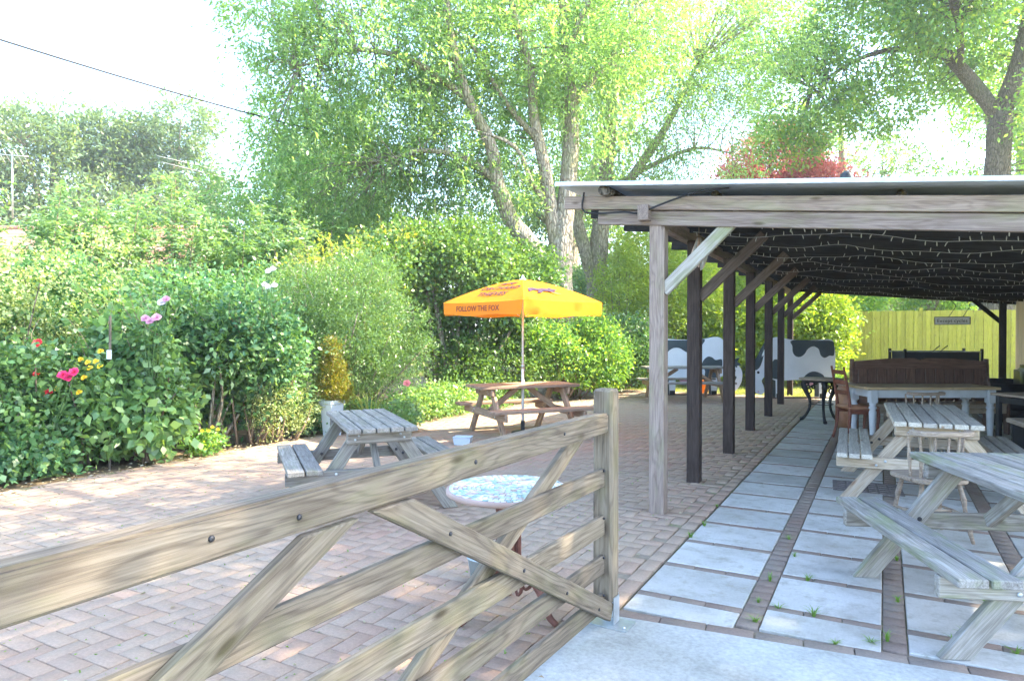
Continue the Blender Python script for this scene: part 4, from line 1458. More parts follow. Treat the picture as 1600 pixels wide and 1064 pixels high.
# small dark table at the wall side
dt = thing('bar_table', (1.66, 10.15, 0), YAW + R(8), 'dark framed side table with a worn board top by the wall', 'table')
board(dt, 'top', (-0.42, 0, 0.745), (0.42, 0, 0.745), 0.62, 0.03, 'chair_wood', bev=0.006)
for x in (-0.36, 0.36):
    for y in (-0.24, 0.24):
        board(dt, 'leg', (x, y, 0), (x, y, 0.73), 0.05, 0.05, 'black', up=(0, 1, 0))
    board(dt, 'rail', (x, -0.215, 0.68), (x, 0.215, 0.68), 0.03, 0.07, 'black')
bn = thing('plank_bench', (1.42, 8.55, 0), R(100), 'low dark legged bench with a pale plank seat near the wall', 'bench')
board(bn, 'seat', (-0.6, 0, 0.545), (0.6, 0, 0.545), 0.30, 0.05, 'new_wood', bev=0.008)
for x in (-0.48, 0.48):
    board(bn, 'leg', (x, 0, 0), (x, 0, 0.52), 0.26, 0.05, 'black', up=(1, 0, 0))
board(bn, 'rail', (-0.455, 0, 0.30), (0.455, 0, 0.30), 0.04, 0.09, 'black')

# ================================================================== COW BOARDS
COW = [(0.02, 1.20), (0.06, 1.31), (0.16, 1.34), (0.45, 1.32), (0.80, 1.32), (1.05, 1.34), (1.25, 1.385), (1.42, 1.36), (1.56, 1.18), (1.68, 0.93), (1.80, 0.77), (1.90, 0.62), (1.93, 0.48), (1.90, 0.30), (1.80, 0.14), (1.68, 0.09), (1.60, 0.15), (1.62, 0.30), (1.66, 0.40), (1.58, 0.50), (1.47, 0.46), (1.38, 0.42)]
BELLY = [(1.34, 0.40), (1.33, 0.02), (1.20, 0.02), (1.19, 0.40), (0.95, 0.42), (0.60, 0.42), (0.36, 0.40), (0.35, 0.02), (0.22, 0.02), (0.20, 0.40), (0.03, 0.48), (0.0, 0.75), (0.0, 1.02)]
def cow(loc, rz, mirror, patches, label, udder):
    t = thing('cow_board', loc, rz, label, 'cow cutout', 'painted cow boards')
    sx = -1 if mirror else 1
    f = lambda pts: [(sx * x, y) for x, y in pts]
    up = Matrix.Rotation(R(90), 4, 'X')
    out = spline(COW, 4, False) + BELLY
    for dy, nm in ((0.0, 'front_board'), (0.24, 'rear_board')):
        prism(nm, f(out), -0.011, 0.011, 'cow_white' if dy == 0 else 'cow_dark', t, Matrix.Translation((0, dy, 0)) @ up)
    # panels closing the rump between the two boards
    for y in (0.066, 0.174):
        board(t, 'rump_panel', (sx * -0.008, y, 0.50), (sx * -0.008, y, 1.10), 0.105, 0.014, 'cow_dark', up=(1, 0, 0), bev=0.002)
        board(t, 'rump_panel', (sx * -0.006, y, 1.10), (sx * 0.06, y, 1.31), 0.105, 0.014, 'cow_dark', up=(1, 0, 0), bev=0.002)
    for i, p in enumerate(patches):
        prism('patch', f(p), 0, 0.003, 'cow_dark', t, Matrix.Translation((0, -0.0115, 0)) @ up)
    if udder:
        prism('udder', f(spline([(0.45, 0.43), (0.70, 0.43), (0.70, 0.34), (0.60, 0.28), (0.48, 0.32)], 4)), -0.03, -0.012, 'pink', t, up)
    # face
    prism('ear', f([(1.66, 0.98), (1.74, 0.86), (1.86, 0.90), (1.80, 0.80), (1.90, 0.72), (1.76, 0.70), (1.70, 0.80)]), 0.003, 0.02, 'cow_dark', t, Matrix.Translation((0, -0.0115, 0)) @ up)
    prism('eye', f(spline([(1.73, 0.62), (1.77, 0.60), (1.75, 0.56), (1.71, 0.58)], 3)), 0.003, 0.006, 'black', t, Matrix.Translation((0, -0.0115, 0)) @ up)
    prism('nostril', f(spline([(1.72, 0.17), (1.75, 0.17), (1.74, 0.14)], 3)), 0.003, 0.006, 'pink', t, Matrix.Translation((0, -0.0115, 0)) @ up)
    for x in (0.285, 1.265):
        prism('hoof', f([(x - 0.064, 0.021), (x + 0.064, 0.021), (x + 0.064, 0.11), (x - 0.064, 0.11)]), 0, 0.004, 'black', t, Matrix.Translation((0, -0.0115, 0)) @ up)
    board(t, 'foot_board', (sx * 0.1, 0.12, 0.012), (sx * 1.5, 0.12, 0.012), 0.20, 0.02, 'dark_wood')
    return t
P1 = [spline([(0.03, 0.55), (0.02, 1.18), (0.09, 1.30), (0.45, 1.31), (0.80, 1.31), (1.04, 1.325), (0.97, 1.18), (0.88, 1.05), (0.78, 0.98), (0.62, 1.02), (0.45, 1.12), (0.30, 1.12), (0.17, 1.02), (0.11, 0.80)], 4),
      spline([(0.98, 0.72), (1.02, 0.84), (1.12, 0.92), (1.22, 0.90), (1.30, 0.84), (1.45, 0.85), (1.44, 0.62), (1.36, 0.44), (1.20, 0.42), (1.05, 0.44), (1.05, 0.58)], 4),
      spline([(1.60, 0.99), (1.68, 0.905), (1.79, 0.755), (1.80, 0.66), (1.72, 0.72), (1.66, 0.82)], 4),
      spline([(1.62, 0.20), (1.66, 0.40), (1.76, 0.46), (1.79, 0.42), (1.72, 0.30)], 4)]
P2 = [spline([(0.03, 0.98), (0.025, 1.19), (0.08, 1.30), (0.45, 1.31), (0.98, 1.315), (0.97, 1.18), (0.96, 1.05), (0.90, 0.96), (0.80, 0.94), (0.70, 1.00), (0.62, 1.12), (0.50, 1.18), (0.38, 1.12), (0.33, 0.98), (0.24, 0.92), (0.13, 0.97)], 4),
      spline([(0.25, 0.44), (0.28, 0.54), (0.45, 0.61), (0.60, 0.58), (0.72, 0.46), (0.60, 0.425), (0.4, 0.42)], 4),
      spline([(1.18, 0.74), (1.27, 0.86), (1.38, 0.88), (1.44, 0.76), (1.48, 0.60), (1.54, 0.50), (1.46, 0.47), (1.34, 0.44), (1.21, 0.46)], 4),
      spline([(1.62, 0.97), (1.70, 0.88), (1.80, 0.74), (1.80, 0.64), (1.70, 0.72)], 4)]
cow((-4.68, 15.95, 0), YAW - R(2), False, P1, 'flat painted cow board, grazing, partly behind the grey picnic table', True)
cow((-0.98, 17.05, 0), YAW + R(0), True, P2, 'flat painted cow board with thick dark rump edge behind the iron pub table', True)
# orange toy ball between the cow's legs
ob = thing('orange_bucket', (-3.95, 17.1, 0), 0, 'small orange plastic bucket on the ground behind the grazing cow board', 'bucket')
tb = Tubes()
tb.lathe((0, 0, 0), [(0, 0.002), (0.13, 0.002), (0.17, 0.30), (0.18, 0.31), (0.165, 0.305), (0.12, 0.02), (0, 0.02)], 20)
tb.build('body', 'orange', ob)
tb = Tubes()
tb.tube([(0.175, 0, 0.30), (0.1, 0, 0.42), (0, 0, 0.46), (-0.1, 0, 0.42), (-0.175, 0, 0.30)], [0.005] * 5, 5)
tb.build('handle', 'white', ob)

# ================================================================== FENCE, HOUSES, CABLES
fn = thing('board_fence', (1.0, 24.6, 0), R(8), 'tall lime green close boarded fence across the end of the yard', 'fence')
FL = 11.0
nb = int(FL / 0.115)
for i in range(nb):
    x = -FL / 2 + (i + 0.5) * 0.115
    h = 2.16 + rng.uniform(-0.008, 0.008)
    o = board(fn, 'board', (x, 0.016 * (i % 2), 0.04), (x, 0.016 * (i % 2), h), 0.122 if i % 2 else 0.100, 0.014, 'green_fence', up=(0, 1, 0), bev=0.003)
for i in range(5):
    x = -FL / 2 + 0.1 + i * 2.7
    board(fn, 'post', (x, 0.12, -0.05), (x, 0.12, 2.25), 0.10, 0.10, 'green_fence', up=(0, 1, 0))
for z in (0.4, 1.2, 1.95):
    board(fn, 'rail', (-FL / 2, 0.046, z), (FL / 2, 0.046, z), 0.04, 0.08, 'green_fence')

def house(name, loc, rz, Lx, Wy, hw, hr, wall, tile, label, aerial=False):
    t = thing(name, loc, rz, label, 'house')
    V = [(-Lx / 2, -Wy / 2, 0), (Lx / 2, -Wy / 2, 0), (Lx / 2, Wy / 2, 0), (-Lx / 2, Wy / 2, 0), (-Lx / 2, -Wy / 2, hw), (Lx / 2, -Wy / 2, hw), (Lx / 2, Wy / 2, hw), (-Lx / 2, Wy / 2, hw), (-Lx / 2, 0, hr - 0.05), (Lx / 2, 0, hr - 0.05)]
    me = bpy.data.meshes.new('wall')
    me.from_pydata(V, [], [(0, 1, 5, 4), (2, 3, 7, 6), (1, 2, 6, 9, 5), (3, 0, 4, 8, 7)])
    me.materials.append(M[wall])
    link('wall', me, t)
    ro = 0.35
    sl_ = (hr - hw) / (Wy / 2)
    for s in (-1, 1):
        rf = None
        rows = 14
        yl = Wy / 2 + ro
        tb_v, tb_f, k = [], [], 0
        for i in range(rows):
            u0, u1 = i / rows, (i + 1) / rows + 0.02
            ya, yb_ = s * yl * (1 - u0), s * yl * max(0, 1 - u1)
            za, zb = hr - sl_ * abs(ya) + 0.05, hr - sl_ * abs(yb_) + 0.01
            x0_, x1_ = -Lx / 2 - 0.25, Lx / 2 + 0.25
            tb_v += [(x0_, ya, za), (x1_, ya, za), (x1_, yb_, zb), (x0_, yb_, zb), (x0_, ya, za - 0.05), (x1_, ya, za - 0.05)]
            tb_f += [(k, k + 1, k + 2, k + 3), (k + 4, k + 5, k + 1, k)]
            k += 6
        me = mesh_np('roof_slope', tb_v, tb_f, M[tile])
        link('roof_slope', me, t)
    tb = Tubes()
    tb.tube([(-Lx / 2 - 0.25, 0, hr + 0.05), (Lx / 2 + 0.25, 0, hr + 0.05)], [0.12, 0.12], 8, smooth=False)
    tb.build('ridge', tile, t)
    for sx in (-1, 1):
        for s in (-1, 1):
            board(t, 'bargeboard', (sx * (Lx / 2 + 0.24), s * (Wy / 2 + ro), hr - sl_ * (Wy / 2 + ro) - 0.05), (sx * (Lx / 2 + 0.24), 0, hr - 0.05), 0.03, 0.18, 'white')
    for x in (-Lx / 4, Lx / 4):
        w_ = box(t, 'window', (x, -Wy / 2 - 0.02, hw * 0.55), (1.2, 0.06, 1.1), 'white', 0.01)
        box(w_, 'pane', (0, -0.03, 0), (1.02, 0.02, 0.92), 'glass', 0)
    if aerial:
        box(t, 'chimney', (Lx * 0.3, 0, hr + 0.35), (0.6, 0.5, 1.1), tile, 0.02)
    return t
house('tiled_house', (-31.5, 16.2, 0), R(28.6), 15, 8, 3.8, 5.9, 'house_wall', 'roof_tile', 'house with a terracotta tiled roof glimpsed beyond the hedge')
house('gabled_cottage', (3.6, 47.5, 0), R(-55), 9, 4.4, 2.7, 4.4, 'house_wall', 'grey_tile', 'distant cottage gable and tiled roof showing over the green fence')

ae = thing('tv_aerial', (-28.2, 13.3, 5.7), R(28.6), 'spindly metal television aerial on a mast above the tiled house', 'aerial')
tb = Tubes()
tb.tube([(0, 0, 0), (0, 0, 2.4)], [0.03, 0.025], 6, smooth=False)
tb.build('mast', 'galv', ae)
tb = Tubes()
tb.tube([(-0.7, 0, 2.35), (0.6, 0, 2.25)], [0.018, 0.018], 5, smooth=False)
tb.build('boom', 'galv', ae)
for i in range(6):
    x = -0.65 + i * 0.22
    tb = Tubes()
    tb.tube([(x, -0.2, 2.10 - 0.02 * i + 0.42), (x, 0.0, 2.34 - 0.02 * i), (x, 0.25, 2.10 - 0.02 * i)], [0.012] * 3, 5, smooth=False)
    tb.build('element', 'galv', ae)

def cable(pts, r, mat, label, n=24, sag=0.25):
    a, b = np.array(pts[0], float), np.array(pts[1], float)
    u = np.linspace(0, 1, n)[:, None]
    p = a + (b - a) * u
    p[:, 2] -= sag * 4 * u[:, 0] * (1 - u[:, 0])
    t = thing('overhead_cable', tuple(a), 0, label, 'cable')
    tb = Tubes()
    tb.tube(p - a, [r] * n, 6, smooth=False)
    tb.build('wire', mat, t)
    return t
cable([(-10.95, -2.0, 5.75), (-11.0, 14.5, 6.25)], 0.016, 'cable', 'thick black overhead cable running into the willow crown', sag=0.35)
cable([(-17.8, 12.0, 6.4), (-14.6, 27.0, 6.0)], 0.012, 'wire_white', 'upper of two thin pale cables crossing behind the willow', sag=0.1)
cable([(-17.6, 12.0, 6.2), (-14.5, 27.0, 5.75)], 0.014, 'wire_white', 'lower of two thin pale cables crossing behind the willow', sag=0.15)

# ================================================================== TREES
def rel(pts, o):
    return [tuple(np.array(p) - np.array(o)) for p in pts]
o1 = (-6.7, 14.6, 0)
limbs1 = [(rel([(-6.70, 14.6, -0.1), (-6.68, 14.6, 1.2), (-6.70, 14.6, 2.4), (-6.70, 14.6, 3.2), (-6.62, 14.66, 4.3)], o1), [0.46, 0.37, 0.33, 0.32, 0.22]),
          (rel([(-6.73, 14.58, 2.7), (-7.12, 14.14, 3.41), (-7.49, 13.72, 4.04), (-7.67, 13.40, 4.81), (-7.79, 13.24, 5.72), (-8.08, 12.75, 6.69), (-8.28, 12.43, 7.87), (-8.3, 12.1, 9.4)], o1), [0.24, 0.22, 0.19, 0.17, 0.14, 0.11, 0.09, 0.05]),
          (rel([(-6.66, 14.62, 3.6), (-6.5, 14.73, 5.38), (-6.51, 14.86, 6.77), (-6.62, 14.82, 8.13), (-6.68, 14.69, 9.28), (-6.8, 14.65, 11.0)], o1), [0.24, 0.20, 0.16, 0.13, 0.10, 0.05]),
          (rel([(-6.74, 14.58, 3.3), (-6.90, 14.3, 5.1), (-7.05, 13.99, 6.31), (-7.10, 13.87, 7.44), (-7.37, 13.51, 8.8), (-7.5, 13.4, 10.6)], o1), [0.18, 0.15, 0.12, 0.10, 0.08, 0.04]),
          (rel([(-6.48, 14.86, 6.84), (-6.14, 15.42, 7.63), (-5.81, 15.84, 8.25), (-5.4, 16.4, 9.6)], o1), [0.12, 0.10, 0.08, 0.04]),
          (rel([(-7.67, 13.4, 4.9), (-8.3, 12.9, 5.4), (-9.0, 12.3, 5.5), (-9.6, 11.7, 5.2)], o1), [0.10, 0.08, 0.05, 0.02]),
          (rel([(-8.05, 12.8, 6.6), (-8.9, 12.0, 7.3), (-9.9, 11.2, 7.5), (-10.7, 10.4, 7.0)], o1), [0.09, 0.07, 0.05, 0.02]),
          (rel([(-7.0, 14.1, 5.9), (-7.5, 13.6, 6.6), (-8.1, 12.9, 7.9)], o1), [0.08, 0.06, 0.03]),
          (rel([(-6.62, 14.8, 8.0), (-6.0, 14.6, 9.0), (-5.2, 14.8, 9.8)], o1), [0.08, 0.06, 0.03]),
          (rel([(-6.7, 14.55, 4.2), (-7.1, 14.0, 4.9), (-7.2, 13.3, 5.6), (-7.9, 12.6, 5.9)], o1), [0.07, 0.06, 0.045, 0.02])]
bl1 = [(-9.6, 11.0, 7.6, 1.9, 1.9, 2.2), (-10.4, 9.9, 6.6, 1.0, 1.0, 1.9), (-10.9, 9.7, 8.6, 1.2, 1.2, 1.6), (-8.4, 12.2, 8.8, 1.9, 1.9, 1.9), (-10.9, 11.3, 5.1, 1.7, 1.7, 1.2), (-9.0, 12.4, 5.6, 1.6, 1.6, 1.4), (-7.2, 13.8, 8.4, 1.8, 1.8, 2.0), (-6.0, 14.6, 7.4, 1.5, 1.5, 1.8), (-5.2, 15.6, 9.2, 1.7, 1.7, 1.8), (-8.0, 13.2, 11.0, 3.0, 3.0, 1.8), (-11.6, 11.6, 4.1, 1.5, 1.5, 1.0), (-7.6, 13.2, 4.9, 1.0, 1.0, 0.9), (-12.3, 10.2, 4.6, 1.0, 1.0, 0.9), (-10.2, 12.4, 6.4, 1.6, 1.6, 1.5), (-8.6, 13.6, 6.8, 1.7, 1.7, 1.6), (-9.8, 13.0, 4.4, 1.5, 1.5, 1.0), (-10.6, 9.4, 5.6, 0.8, 0.8, 1.1)]
bl1 = [(*(np.array(b[:3]) - np.array(o1) + np.array((-0.30, 0.62, 0.0))), *b[3:]) for b in bl1]
tree('willow_tree', o1, limbs1, bl1, 3500, 28, 0.12, 0.042, 0.19, 'leaf_willow', 'bark', 'large willow with several pale twisted limbs rising behind the parasol', 'tall willows at the back of the yard', 0.14, 0.5, 0.5, strands=1100, slen=1.0, tr=0.018)

o2 = (-7.45, 18.9, 0)
limbs2 = [([(0, 0, -0.1), (0.02, 0, 1.5), (0.0, 0, 3.2), (0.1, 0, 4.6), (0.25, 0.1, 6.4), (0.4, 0.1, 8.4), (0.3, 0, 11)], [0.42, 0.34, 0.31, 0.27, 0.22, 0.16, 0.06]),
          ([(0.02, 0, 2.6), (-0.35, -0.3, 4.2), (-0.6, -0.4, 5.6), (-0.5, -0.5, 8)], [0.22, 0.19, 0.14, 0.06]),
          ([(0.15, 0, 4.8), (1.0, 0.5, 6.2), (1.8, 1.0, 7.6), (2.6, 1.4, 9.4)], [0.17, 0.14, 0.11, 0.04]),
          ([(0.2, 0.1, 5.6), (1.2, 0.7, 6.3), (2.6, 1.0, 6.8), (3.6, 1.3, 6.6)], [0.10, 0.08, 0.05, 0.02])]
bl2 = [(1.2, 0.4, 8.2, 2.4, 2.2, 2.4), (3.0, 1.0, 7.4, 1.8, 1.8, 2.0), (-0.4, -0.2, 9.6, 2.2, 2.2, 2.0), (3.6, 1.4, 10.0, 2.4, 2.2, 2.0), (1.2, 0.2, 5.4, 1.5, 1.3, 0.8), (0.4, 0.4, 11.6, 3.0, 3.0, 1.6)]
tree('willow_tree', o2, limbs2, bl2, 2300, 24, 0.10, 0.034, 0.24, 'leaf_willow', 'bark', 'second willow standing farther back with its trunk left of the shelter corner', 'tall willows at the back of the yard', 0.12, 0.4, 0.5, strands=700, slen=0.9)

o3 = (3.15, 27.0, 0)
limbs3 = [([(0, 0, -0.1), (0.02, 0, 2.5), (0.0, 0, 5.0), (0.1, 0, 7.4)], [0.50, 0.36, 0.32, 0.30]),
          ([(0.1, 0, 7.2), (-0.7, -0.3, 8.4), (-1.5, -0.6, 9.4), (-2.6, -0.9, 10.6), (-3.4, -1.2, 12.0)], [0.22, 0.19, 0.16, 0.11, 0.05]),
          ([(0.1, 0, 7.3), (0.5, -0.1, 8.8), (0.7, -0.2, 10.4), (0.5, -0.3, 12.5)], [0.24, 0.20, 0.16, 0.08]),
          ([(-1.2, -0.5, 9.0), (-2.2, -0.9, 9.3), (-3.4, -1.3, 9.1), (-4.6, -1.5, 8.4)], [0.11, 0.09, 0.06, 0.03]),
          ([(0.6, -0.15, 9.5), (1.5, -0.7, 9.9), (2.6, -1.2, 9.7)], [0.13, 0.10, 0.05]),
          ([(-0.9, -0.4, 8.6), (-1.0, -1.6, 9.2), (-1.3, -3.0, 9.4)], [0.10, 0.08, 0.03])]
bl3 = [(-3.2, -1.2, 9.6, 2.0, 2.0, 1.7), (-4.8, -1.6, 8.2, 1.7, 1.7, 1.5), (-1.6, -1.0, 11.2, 2.2, 2.2, 1.6), (0.6, -0.8, 11.4, 2.4, 2.4, 1.8), (-1.2, -2.6, 9.8, 1.6, 1.6, 1.1), (-5.2, -1.2, 7.0, 1.0, 1.0, 0.7), (-3.0, -0.6, 7.9, 1.4, 1.3, 0.8), (0.4, 1.6, 9.2, 1.9, 1.4, 1.5), (1.6, 1.2, 6.4, 1.2, 1.0, 1.1), (-1.2, 1.2, 9.6, 1.6, 1.3, 1.3), (-2.2, -2.0, 11.6, 2.0, 2.0, 1.4), (1.4, -0.2, 7.6, 1.3, 1.3, 1.6), (-5.6, -1.4, 10.4, 1.9, 1.9, 1.4), (0.0, -4.2, 10.6, 1.8, 1.8, 1.0)]
K3 = 1.16
limbs3 = [([tuple(np.array(p) * K3) for p in pts], [r_ * K3 for r_ in rad]) for pts, rad in limbs3]
bl3 = [tuple(np.array(b) * K3) for b in bl3]
tree('oak_tree', o3, limbs3, bl3, 3000, 24, 0.16, 0.08, 0.25, 'leaf_oak', 'dark_bark', 'spreading oak with dark forked limbs above the shelter roof', None, 0.14, 0.25, 0.5)

o3b = (8.2, 8.6, 0)
limbs3b = [([(0, 0, -0.1), (0, 0, 2.4), (0.1, 0, 5.0), (0.0, 0.2, 9.2)], [0.45, 0.36, 0.30, 0.10]),
           ([(0.0, 0, 4.4), (-1.8, 0.2, 6.8), (-4.2, 0.4, 8.4), (-6.6, 0.8, 9.2)], [0.2, 0.15, 0.10, 0.04]), ([(0.0, 0, 4.8), (-0.8, -2.2, 6.8), (-1.6, -4.4, 8.0)], [0.18, 0.12, 0.04]),
           ([(0.0, 0, 5.4), (-1.2, 2.2, 7.4), (-2.6, 4.2, 8.8)], [0.17, 0.11, 0.04])]
bl3b = [(-0.4, 0.2, 9.4, 2.4, 2.4, 1.6), (-3.0, 0.4, 9.2, 2.0, 2.2, 1.2), (-5.4, 0.8, 9.6, 1.9, 2.2, 1.1), (-1.6, -3.2, 8.6, 2.2, 2.2, 1.2), (-0.8, -5.6, 8.0, 1.9, 1.9, 1.1), (-3.6, -2.2, 8.8, 1.6, 1.8, 0.9), (-2.2, 3.6, 9.4, 2.2, 2.2, 1.3), (1.4, 2.0, 9.0, 2.2, 2.2, 1.4), (1.2, -2.4, 8.2, 2.0, 2.0, 1.3), (-7.4, 1.6, 9.9, 1.5, 1.7, 0.9), (0.0, -1.2, 7.6, 2.0, 2.0, 0.9), (-1.8, -1.4, 7.8, 1.6, 1.8, 0.8)]
tree('oak_tree', o3b, limbs3b, bl3b, 1900, 22, 0.14, 0.085, 0.30, 'leaf_oak', 'dark_bark', 'leafy oak beside the cream outbuilding that dapples the yard', None, 0.06, 0.25, 0.5)

o4 = (-3.9, 27.6, 0)
limbs4 = [([(0, 0, -0.1), (0, 0, 3), (0.1, 0, 6.0), (0, 0, 8.6)], [0.22, 0.17, 0.12, 0.04]), ([(0, 0, 4.6), (1.0, 0, 6.2), (1.8, 0, 7.2)], [0.09, 0.06, 0.03]), ([(0, 0, 4.4), (-0.9, 0, 6.2), (-1.4, 0, 7.6)], [0.09, 0.06, 0.03])]
bl4 = [(0.2, 0, 7.9, 1.7, 1.3, 1.4), (1.7, 0, 6.9, 1.2, 1.1, 0.9), (-1.1, 0, 7.2, 1.0, 1.0, 1.1), (0.6, 0, 6.2, 2.0, 1.2, 1.0), (2.6, 0, 6.2, 1.0, 1.0, 0.8)]
tree('plum_tree', o4, limbs4, bl4, 1100, 20, 0.15, 0.08, 0.20, 'leaf_red', 'dark_bark', 'tree with dusty red leaves beyond the shelter roof', None, 0.1)

# far trees on the left
def round_tree(name, loc, h, r, mat, label, clumps=900, per=20, L=0.22, group='far trees beyond the houses', lobes=7, Wd=None, squash=1.0, bark='bark'):
    limbs = [([(0, 0, -0.1), (0, 0, h * 0.3), (0.1, 0, h * 0.6), (0, 0, h * 0.9)], [r * 0.09, r * 0.07, r * 0.05, r * 0.015])]
    bl = [(0, 0, h - r * squash, r * 0.62, r * 0.62, r * 0.75 * squash)]
    for i in range(lobes):
        a = i * 2.4 + rng.uniform(0, 1)
        q = rng.uniform(0.4, 0.66) * r
        z = h - r * squash + rng.uniform(-0.75, 0.62) * r * squash
        limbs.append(([(0, 0, h * 0.35), (q * 0.5 * math.cos(a), q * 0.5 * math.sin(a), (h * 0.4 + z) / 2), (q * math.cos(a), q * math.sin(a), z)], [r * 0.035, r * 0.025, r * 0.008]))
        s_ = rng.uniform(0.30, 0.48) * r
        bl.append((q * math.cos(a), q * math.sin(a), z, s_, s_, s_ * 0.85))
    return tree(name, loc, limbs, bl, clumps, per, L, Wd or L * 0.42, r * 0.055, mat, bark, label, group, 0.10, 0.2, 0.6, tr=r * 0.006)
round_tree('poplar_tree', (-37.5, 19.6, 0), 14.6, 5.2, 'leaf_far', 'broad silvery green tree beyond the tiled house', 1500, 24, 0.26, lobes=10)
round_tree('poplar_tree', (-35.6, 24.9, 0), 14.4, 4.2, 'leaf_far', 'smaller silvery green tree right next to the broad one, near the willow', 1100, 22, 0.26, lobes=8)
round_tree('poplar_tree', (-44.0, 13.5, 0), 12.5, 4.8, 'leaf_far', 'silvery green tree half hidden beyond the aerial', 800, 20, 0.30)

# feathery saplings over the hedge
def sapling(loc, h, spread, mat, label, n=130):
    t = thing('ash_sapling', loc, 0, label, 'sapling', 'feathery saplings rising behind the hedge')
    tb = Tubes()
    P, Dv = [], []
    for i in range(7):
        a = rng.uniform(0, 6.28)
        tip = np.array([spread * math.cos(a) * rng.uniform(0.2, 1), spread * math.sin(a) * rng.uniform(0.2, 1), h * rng.uniform(0.72, 1.0)])
        base = np.array([0.15 * math.cos(a), 0.15 * math.sin(a), 0])
        mid = base * 0.5 + tip * 0.5 + np.array([0, 0, 0.2])
        tb = Tubes()
        tb.tube([base, mid, tip], [0.022, 0.014, 0.004], 5)
        tb.build('stem', 'twig', t)
        for k in range(n // 7 * 2):
            u = rng.uniform(0.42, 1.0)
            c = base + (tip - base) * u + rng.normal(0, 0.05, 3)
            a2 = rng.uniform(0, 6.28)
            fd = np.array([math.cos(a2), math.sin(a2), rng.uniform(-0.6, 1.3)])
            fd /= np.linalg.norm(fd)
            ln = rng.uniform(0.25, 0.55)
            for q in range(16):                                      # pinnate frond: leaflets on both sides
                w = (q // 2) / 8 + 0.1
                s_ = 1 if q % 2 else -1
                sd_ = np.cross(fd, [0, 0, 1.0])
                P.append(c + fd * ln * w + np.array([0, 0, -0.25 * ln * w * w]))
                Dv.append(sd_ * s_ + fd * 0.5 + np.array([0, 0, -0.25]) + rng.normal(0, 0.35, 3))
    V, F = leaf_quads(np.array(P), np.array(Dv), 0.105, 0.034)
    link('foliage', mesh_np('foliage', V, F, M[mat]), t)
for x, y, h, s_, m_, lb in [(-11.6, 5.6, 3.9, 1.0, 'leaf_ash', 'feathery sapling in front of the terracotta roof end'), (-11.4, 6.6, 3.8, 1.0, 'leaf_ash', 'feathery sapling between hedge and terracotta roof'), (-11.0, 7.7, 4.3, 1.0, 'leaf_ash', 'tallest feathery sapling behind the hedge'), (-10.6, 8.7, 3.9, 1.0, 'leaf_feather', 'bluish green feathery sapling near the golden shrub'), (-10.2, 9.8, 4.2, 0.9, 'leaf_ash', 'feathery sapling below the hanging willow shoots'), (-12.4, 4.4, 3.8, 1.0, 'leaf_ash', 'feathery sapling beyond the rose bush'), (-12.0, 9.6, 4.6, 1.0, 'leaf_feather', 'feathery sapling farther back under the thin pale cables'), (-13.4, 6.4, 4.1, 1.1, 'leaf_ash', 'feathery sapling standing well back from the hedge by the roof'), (-13.0, 8.2, 4.2, 1.1, 'leaf_ash', 'feathery sapling well back from the hedge by the cables'), (-13.6, 5.2, 4.0, 1.1, 'leaf_ash', 'feathery sapling well back from the hedge by the aerial'), (-12.6, 11.2, 4.4, 1.1, 'leaf_ash', 'feathery sapling well back behind the golden shrub'), (-11.0, 10.9, 4.6, 1.0, 'leaf_feather', 'feathery sapling right behind the golden shrub')]:
    sapling((x, y, 0), h, s_, m_, lb, 260)

# ================================================================== SHRUBS AND BORDER
def hblobs(x0, y0, x1, y1, n, r, h, jit=0.25):
    out = []
    for i in range(n):
        u = (i + 0.5) / n
        for z in np.arange(r * 0.8, h - r * 0.5, r * 0.95):
            out.append((x0 + (x1 - x0) * u + rng.normal(0, jit), y0 + (y1 - y0) * u + rng.normal(0, jit), z + rng.normal(0, 0.1), r * rng.uniform(0.8, 1.15), r * rng.uniform(0.8, 1.15), r * rng.uniform(0.7, 1.0)))
    return out
shrub('mixed_hedge', (-9.4, 5.5, 0), hblobs(-0.3, -5.0, -0.1, 3.4, 9, 0.72, 2.9), 3400, 26, 0.085, 0.048, 0.13, 'leaf_hedge', 'thick glossy hedge running along the left side of the border', 'hedge', stems=30, bmat='dark_bark', stem_r=0.022)
shrub('golden_shrub', (-8.9, 9.6, 0), [(0.1, 0.1, 2.75, 0.6, 0.6, 0.45), (0.5, 0.9, 2.95, 0.55, 0.55, 0.45), (0.2, 0.2, 1.9, 0.8, 0.8, 0.8), (-0.3, -0.4, 2.5, 0.45, 0.45, 0.35), (0.9, 1.7, 2.9, 0.4, 0.4, 0.35)], 430, 20, 0.085, 0.05, 0.15, 'leaf_yellow', 'golden yellow leaved shrub peeping over the hedge', stems=8)
shrub('elaeagnus_bush', (-8.85, 3.4, 0), hblobs(0.0, -1.6, 0.0, 1.9, 5, 0.5, 2.7, 0.15), 1100, 24, 0.05, 0.028, 0.10, 'leaf_silver', 'pale small leaved bush leaning out of the hedge above the roses', stems=12, bmat='dark_bark')
shrub('feathery_bush', (-7.85, 8.35, 0), [(0.3, -0.1, 1.75, 0.95, 0.95, 0.85), (0.2, 0.4, 2.3, 0.65, 0.65, 0.5), (0.55, -0.4, 1.2, 0.7, 0.7, 0.6), (0.9, 0.5, 1.3, 0.6, 0.6, 0.7), (0.0, -0.7, 1.9, 0.7, 0.7, 0.6), (0.3, 0.3, 0.9, 0.6, 0.6, 0.5)], 2300, 26, 0.055, 0.014, 0.085, 'leaf_feather', 'rounded feathery leaved bush behind the grey picnic table', stems=18, bmat='bark', stem_r=0.022)
